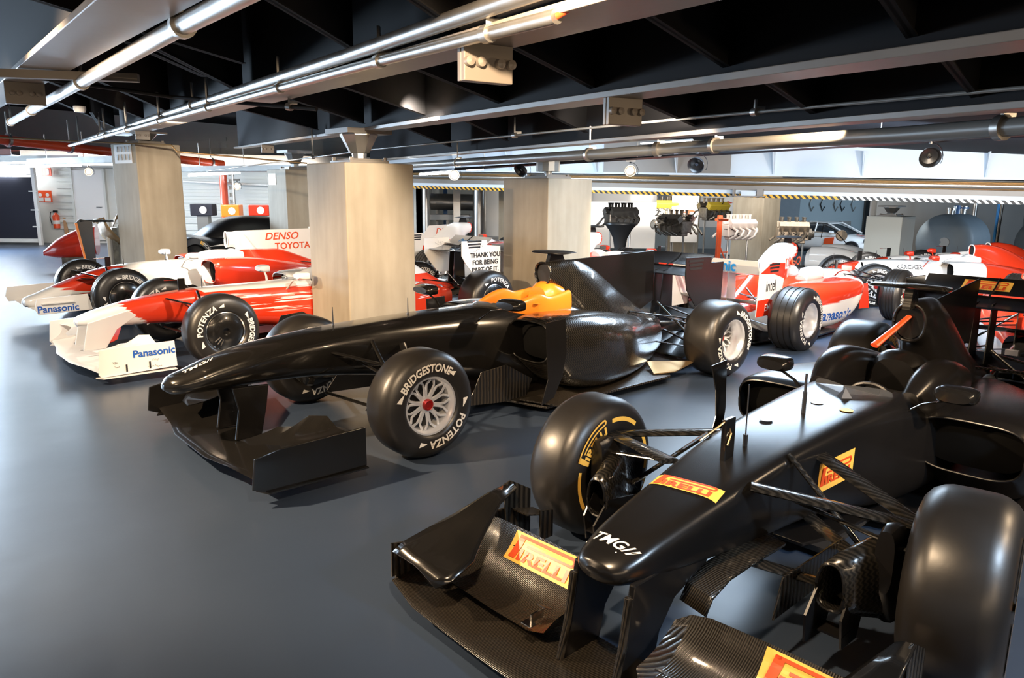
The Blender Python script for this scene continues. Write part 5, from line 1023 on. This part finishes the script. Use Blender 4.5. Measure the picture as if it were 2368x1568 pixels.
for s in (-1, 1):
    for p_ in ([(.92, .62, .88), (.1, .54, 1.27)], [(-.35, .70, .9), (-.35, .55, 1.28)], [(-1.0, .60, 1.2), (-1.7, .55, .95)]): MB().tube([(a, b * s, c) for a, b, c in p_], .03, 6).build('roof_pillar', 'whitep', R)
    for x in (1.28, -1.28):
        MB().lathe([(s * .70, .0), (s * .87, .0), (s * .875, .20), (s * .87, .31), (s * .70, .32)], (x, 0, .32), 'y', 28).build('car_wheel', 'black', R); MB().lathe([(s * .876, .0), (s * .880, .19), (s * .870, .20)], (x, 0, .32), 'y', 16).build('wheel_rim', 'darkmetal', R)
    MB().prism([(.15, s * .892, .30), (.55, s * .892, .35), (.60, s * .888, .75), (.2, s * .888, .7)], (0, .004 * s, 0)).build('door_decal', 'pred', R, smooth=False)
    body([(.55, s * .95, .10, .86, .98, 2.4, 2.4, 1), (.45, s * .95, .11, .84, 1.0, 2.4, 2.4, 1)], 2, 16).build('wing_mirror', 'whitep', R)
    MB().prism([(1.72, s * .80, .60), (1.95, s * .62, .56), (1.97, s * .60, .66), (1.72, s * .78, .72)], (0, 0, .01)).build('headlight', 'glass', R, smooth=False)
    MB().box((1.5, s * .4, .835), (.5, .10, .01), 0, .1).build('bonnet_stripe', 'redp' if s < 0 else 'blue', R, smooth=False)
# white body shell lying in front of it
R = root('body_panel', (8.35, 19.2, g0(8.3, 19.2)), radians(-35), 'large white curved nose panel resting on the floor left of the short column', 'car body panel')
body([(.95, 0, .30, .10, .26, 3, 3, 1), (.85, 0, .62, .08, .36, 3, 3, .95), (.45, 0, .78, .06, .46, 3, 3, .88), (.0, 0, .82, .05, .56, 3, 3, .85), (-.45, 0, .82, .05, .60, 3, 3, .85), (-.60, 0, .80, .05, .58, 3, 3, .85)], 6, 36).build('shell', 'whitep', R)
for s in (-1, 1): body([(.80, s * .55, .18, .15, .44, 2.4, 2.4, .9), (.4, s * .58, .20, .15, .60, 2.4, 2.4, .9), (.0, s * .58, .20, .15, .66, 2.4, 2.4, .9), (-.5, s * .58, .19, .15, .64, 2.4, 2.4, .9)], 5, 24).build('fender', 'whitep', R)
MB().prism([(1.05, -.85, .02), (1.05, .85, .02), (-.6, .85, .02), (-.6, -.85, .02)], (0, 0, .025)).build('splitter', 'black', R, smooth=False)
MB().tube([(.2, .1, .70), (-.2, .35, 1.05), (-.55, .7, 1.15), (-.6, .8, .8)], .012, 6).build('cable', 'black', R)
# tanks
def tank(x, y, z, rz, label, L=1.5, r=.72):
    R = root('storage_tank', (x, y, g0(x, y)), rz, label, 'tank', 'dark horizontal tanks'); z -= g0(x, y)
    dome = [(-L / 2 - .32 * cos(pi / 2 * k / 8), r * sin(pi / 2 * k / 8)) for k in range(9)]
    MB().lathe(dome + [(-a, b) for a, b in dome[::-1]], (0, 0, z), 'x', 56).build('tank_shell', 'tank', R)
    MB().lathe([(-L / 2 - .318, .0), (-L / 2 - .318, .125), (-L / 2 - .30, .13)], (0, -.12, z), 'x', 24).build('round_label', 'greypanel', R)
    for a in (-.4, .4): MB().box((a, 0, (z - r * .6) / 2), (.1, .9, z - r * .6 + .15)).build('saddle', 'darkmetal', R, smooth=False)
    for a, h, w, mt_ in ((-.35, .16, .09, 'galv'), (-.1, .20, .03, 'galv'), (.08, .22, .05, 'bluepost'), (.35, .20, .12, 'galv')): MB().lathe([(z + r - .03, w), (z + r + h * .6, w), (z + r + h * .6, w * 1.3), (z + r + h, w * 1.3), (z + r + h, 0)], (a, 0, 0), 'z', 16).build('valve', mt_, R)
    MB().lathe([(z + r + .13, .165), (z + r + .17, .165)], (.35, 0, 0), 'z', 16).build('blue_ring', 'bluepost', R)
tank(11.75, 20.0, .34, radians(38), 'big dark domed tank with a pale round mark behind the short column', 1.0)
tank(14.15, 19.6, .32, radians(38), 'second dark domed tank cut off by the right edge', 1.0)
pipe('steel_pipe', [(13.1, 21.4, -.6), (13.1, 21.4, 1.9)], .06, 'galv', 'upright silver pipe right of the big tank')
pipe('blue_pipe', [(13.5, 21.0, -.6), (13.5, 21.0, 1.9)], .035, 'ltblue', 'thin pale blue upright pipe right of the big tank')
pipe('steel_pipe', [(14.2, 22.0, -.6), (14.25, 22.0, 1.9)], .05, 'darkmetal', 'dark upright pipe between the two tanks')
tag(MB().box((13.6, 23.5, .5), (4.6, .1, 2.8)).build('machine_panel', 'greypanel', smooth=False), 'grey machine room panels behind the tanks', 'panel')
tag(MB().box((12.4, 24.5, .6), (1.6, .1, 2.6)).build('machine_panel', 'whitep', smooth=False), 'pale wall panels seen above the big tank', 'panel')
# steel ducts between the two big columns
pipe('steel_duct', [(-2.5, 23.0, 1.22), (-.9, 23.0, 1.20)], .25, 'galv', 'thick horizontal silver duct between the two big columns')
pipe('steel_duct', [(-.98, 22.0, .0), (-.98, 22.0, 1.9)], .20, 'galv', 'thick upright silver duct left of the column behind the airbox')
for x in (-2.3, -1.1): tag(MB().box((x, 23.0, .49), (.08, .3, .98)).build('duct_support', 'pipegrey', smooth=False), 'grey support under the thick horizontal silver duct', 'support', 'supports under the horizontal duct')
pipe('steel_duct', [(-2.42, 21.0, .0), (-2.42, 21.0, 1.8)], .10, 'galv', 'upright silver duct just right of the wide column')
for x, y, mt_, w, lb in ((-1.62, 21.8, 'galv', .2, 'broad brownish steel post in front of the horizontal duct'), (-2.15, 24.0, 'bluepost', .12, 'blue steel post under the horizontal duct')): tag(MB().box((x, y, .9), (w, .14, 1.9)).build('steel_post', mt_, smooth=False), lb, 'post')
R = root('work_bench', (-1.95, 22.4, 0), 0, 'grey steel bench frame under the horizontal silver duct', 'bench'); MB().box((0, 0, .78), (1.3, .5, .16)).build('bench_top', 'greypanel', R, smooth=False)
for x in (-.55, .0, .55): MB().box((x, 0, .36), (.07, .07, .72)).build('leg', 'pipegrey', R, smooth=False)
tag(MB().box((-.35, 26.0, .5), (1.6, .1, 3.0)).build('partition_panel', 'whitep', smooth=False), 'white partition behind the ducts between the two big columns', 'partition')
tag(MB().box((.0, 20.0, .9), (.75, .75, 1.9)).build('concrete_pier', 'conc', smooth=False), 'brown concrete pier left of the column behind the airbox camera', 'column')
# ---- black closed prototype between the left columns
R = root('closed_prototype', (-6.45, 14.2, 0), radians(225), 'glossy black closed-cockpit racing car between the two left columns', 'racing car')
body([(.95, 0, .60, .08, .22, 3, 3, 1), (.85, 0, .92, .06, .40, 3, 3, .95), (.4, 0, .98, .06, .60, 3, 3, .85), (-.1, 0, .98, .06, .70, 3, 3, .8), (-.7, 0, .96, .06, .66, 3, 3, .8), (-1.8, 0, .97, .06, .70, 3, 3, .8), (-2.8, 0, .98, .08, .80, 3, 3, .8), (-3.5, 0, .95, .12, .74, 3, 3, .8)], 6, 40).build('body_shell', 'carbC' if 0 else 'black', R)
body([(-.35, 0, .42, .50, .62, 3, 3, .8), (-.85, 0, .52, .50, .92, 3, 3, .7), (-1.2, 0, .52, .50, 1.03, 3, 3, .66), (-1.8, 0, .48, .50, 1.02, 3, 3, .6), (-2.6, 0, .30, .50, .95, 3, 3, .5), (-3.3, 0, .15, .50, .85, 3, 3, .5)], 6, 36).build('canopy', 'black', R)
wing([(-.8, -3.2, 1.02, -3.55, 1.06, .03, .02), (.8, -3.2, 1.02, -3.55, 1.06, .03, .02)]).build('rear_wing', 'black', R)
for s in (-1, 1):
    MB().plate([(-3.1, .7), (-3.6, .7), (-3.6, 1.1), (-3.15, 1.08)], .8 * s, .015).build('wing_endplate', 'black', R, smooth=False)
    for x in (0, -2.9):
        T = MB().lathe([(s * .66, .22), (s * .66, .33), (s * .72, .35), (s * .93, .35), (s * .985, .33), (s * .99, .23)], (x, 0, .35), 'y', 48).build('tyre', 'tyre', R); MB().lathe([(s * .98, .23), (s * .95, .2), (s * .93, .05), (s * .93, 0)], (x, 0, .35), 'y', 24).build('rim', 'carbC', T)
        if s > 0:
            m = MB(); m.cx, m.cz = x, .35; arc_text(m, 'MICHELIN', .28, .07, 62, .991, 1, .02); m.build('tyre_lettering', 'letter', T, smooth=False)
            m = MB(); m.cx, m.cz = x, .35; arc_bar(m, .25, .31, 22, 36, .991, 1); m.build('yellow_mark', 'ylw', T, smooth=False)
    MB().prism([(-.2, .975 * s, .52), (-1.6, .965 * s, .56), (-1.6, .965 * s, .60), (-.6, .972 * s, .57)], (0, .004 * s, 0)).build('white_stripe', 'whitep', R, smooth=False)
# colourful clutter behind it
for i, (x, z, w, h, mt_, lb) in enumerate(((-7.6, 1.05, .55, .28, 'navy', 'dark blue crate behind the black closed car'), (-6.9, 1.03, .45, .30, 'orange', 'orange and white box behind the black closed car'), (-6.2, 1.05, .5, .26, 'redp', 'red panel with a white emblem behind the black closed car'))):
    R = root('display_panel', (x, 18.5, 0), 0, lb, 'display panel'); MB().box((0, 0, z), (w, .3, h)).build('panel_face', mt_, R, smooth=False, bevel=.02); MB().box((0, 0, (z - h / 2) / 2), (w * .5, .2, z - h / 2)).build('support', 'pipegrey', R, smooth=False)
    MB().lathe([(-.16, .0), (-.158, .09), (-.15, .09)], (.05, 0, z), 'y', 14).build('emblem', 'whitep', R)
# damaged wing piece on display, left
R = root('damaged_rear_wing', (-6.95, 12.8, 0), radians(35), 'torn black and bronze rear wing piece displayed left of the leftmost column', 'rear wing')
MB().plate([(-.32, .05), (-.22, .05), (-.22, 1.02), (-.40, 1.06), (-.46, 1.0)], -.25, .02).build('endplate', 'carbC', R, smooth=False)
MB().plate([(-.36, .15), (-.33, .15), (-.44, 1.0), (-.48, 1.0)], -.262, .01).build('orange_edge', 'orange', R, smooth=False)
rows = [[(-.2 + .5 * t + .05 * sin(9 * t + r_), -.2 + .35 * r_, 1.0 - .42 * t * t + .12 * sin(5 * t + 2 * r_) - .1 * r_) for t in [k / 8 for k in range(9)]] for r_ in (0, .25, .5, .75, 1)]
MB().loft(rows, False, False).build('torn_skin', 'torn', R, solid=.01)
rows = [[(.10 + .22 * t, -.15 + .2 * r_, .95 + .42 * t + .05 * sin(8 * r_ + 4 * t)) for t in [k / 6 for k in range(7)]] for r_ in (0, .33, .66, 1)]
MB().loft(rows, False, False).build('torn_flap', 'torn', R, solid=.01)
MB().tube([(-.4, -.25, 1.03), (.1, -.2, 1.02)], .02, 6).build('top_bar', 'black', R); MB().box((.12, .02, .45), (.08, .12, .9)).box((.12, .02, .02), (.5, .4, .04)).build('stand', 'darkmetal', R, smooth=False)
MB().add([(.0, .02, .05), (.42, .02, .05), (.42, .02, 1.0), (.25, .02, 1.1), (.1, .02, .7), (.0, .02, .75)], [(0, 1, 2, 3, 4, 5)]).build('clear_sheet', 'greypanel', R, smooth=False, solid=.008)
R = root('red_body_part', (-8.35, 14.2, 0), radians(20), 'red bodywork fragment behind the torn rear wing piece', 'car body panel')
body([(-.5, 0, .1, .30, .40, 2.4, 2.4, 1), (-.25, 0, .25, .25, .62, 2.4, 2.4, .8), (.1, 0, .3, .25, .80, 2.4, 2.4, .8), (.4, 0, .3, .3, .86, 2.4, 2.4, .8)], 4, 20).build('fragment', 'redp', R); MB().box((0, 0, .14), (.4, .3, .28)).build('stand', 'darkmetal', R, smooth=False)
# detached endplate fin standing right of the black car's rear wheel
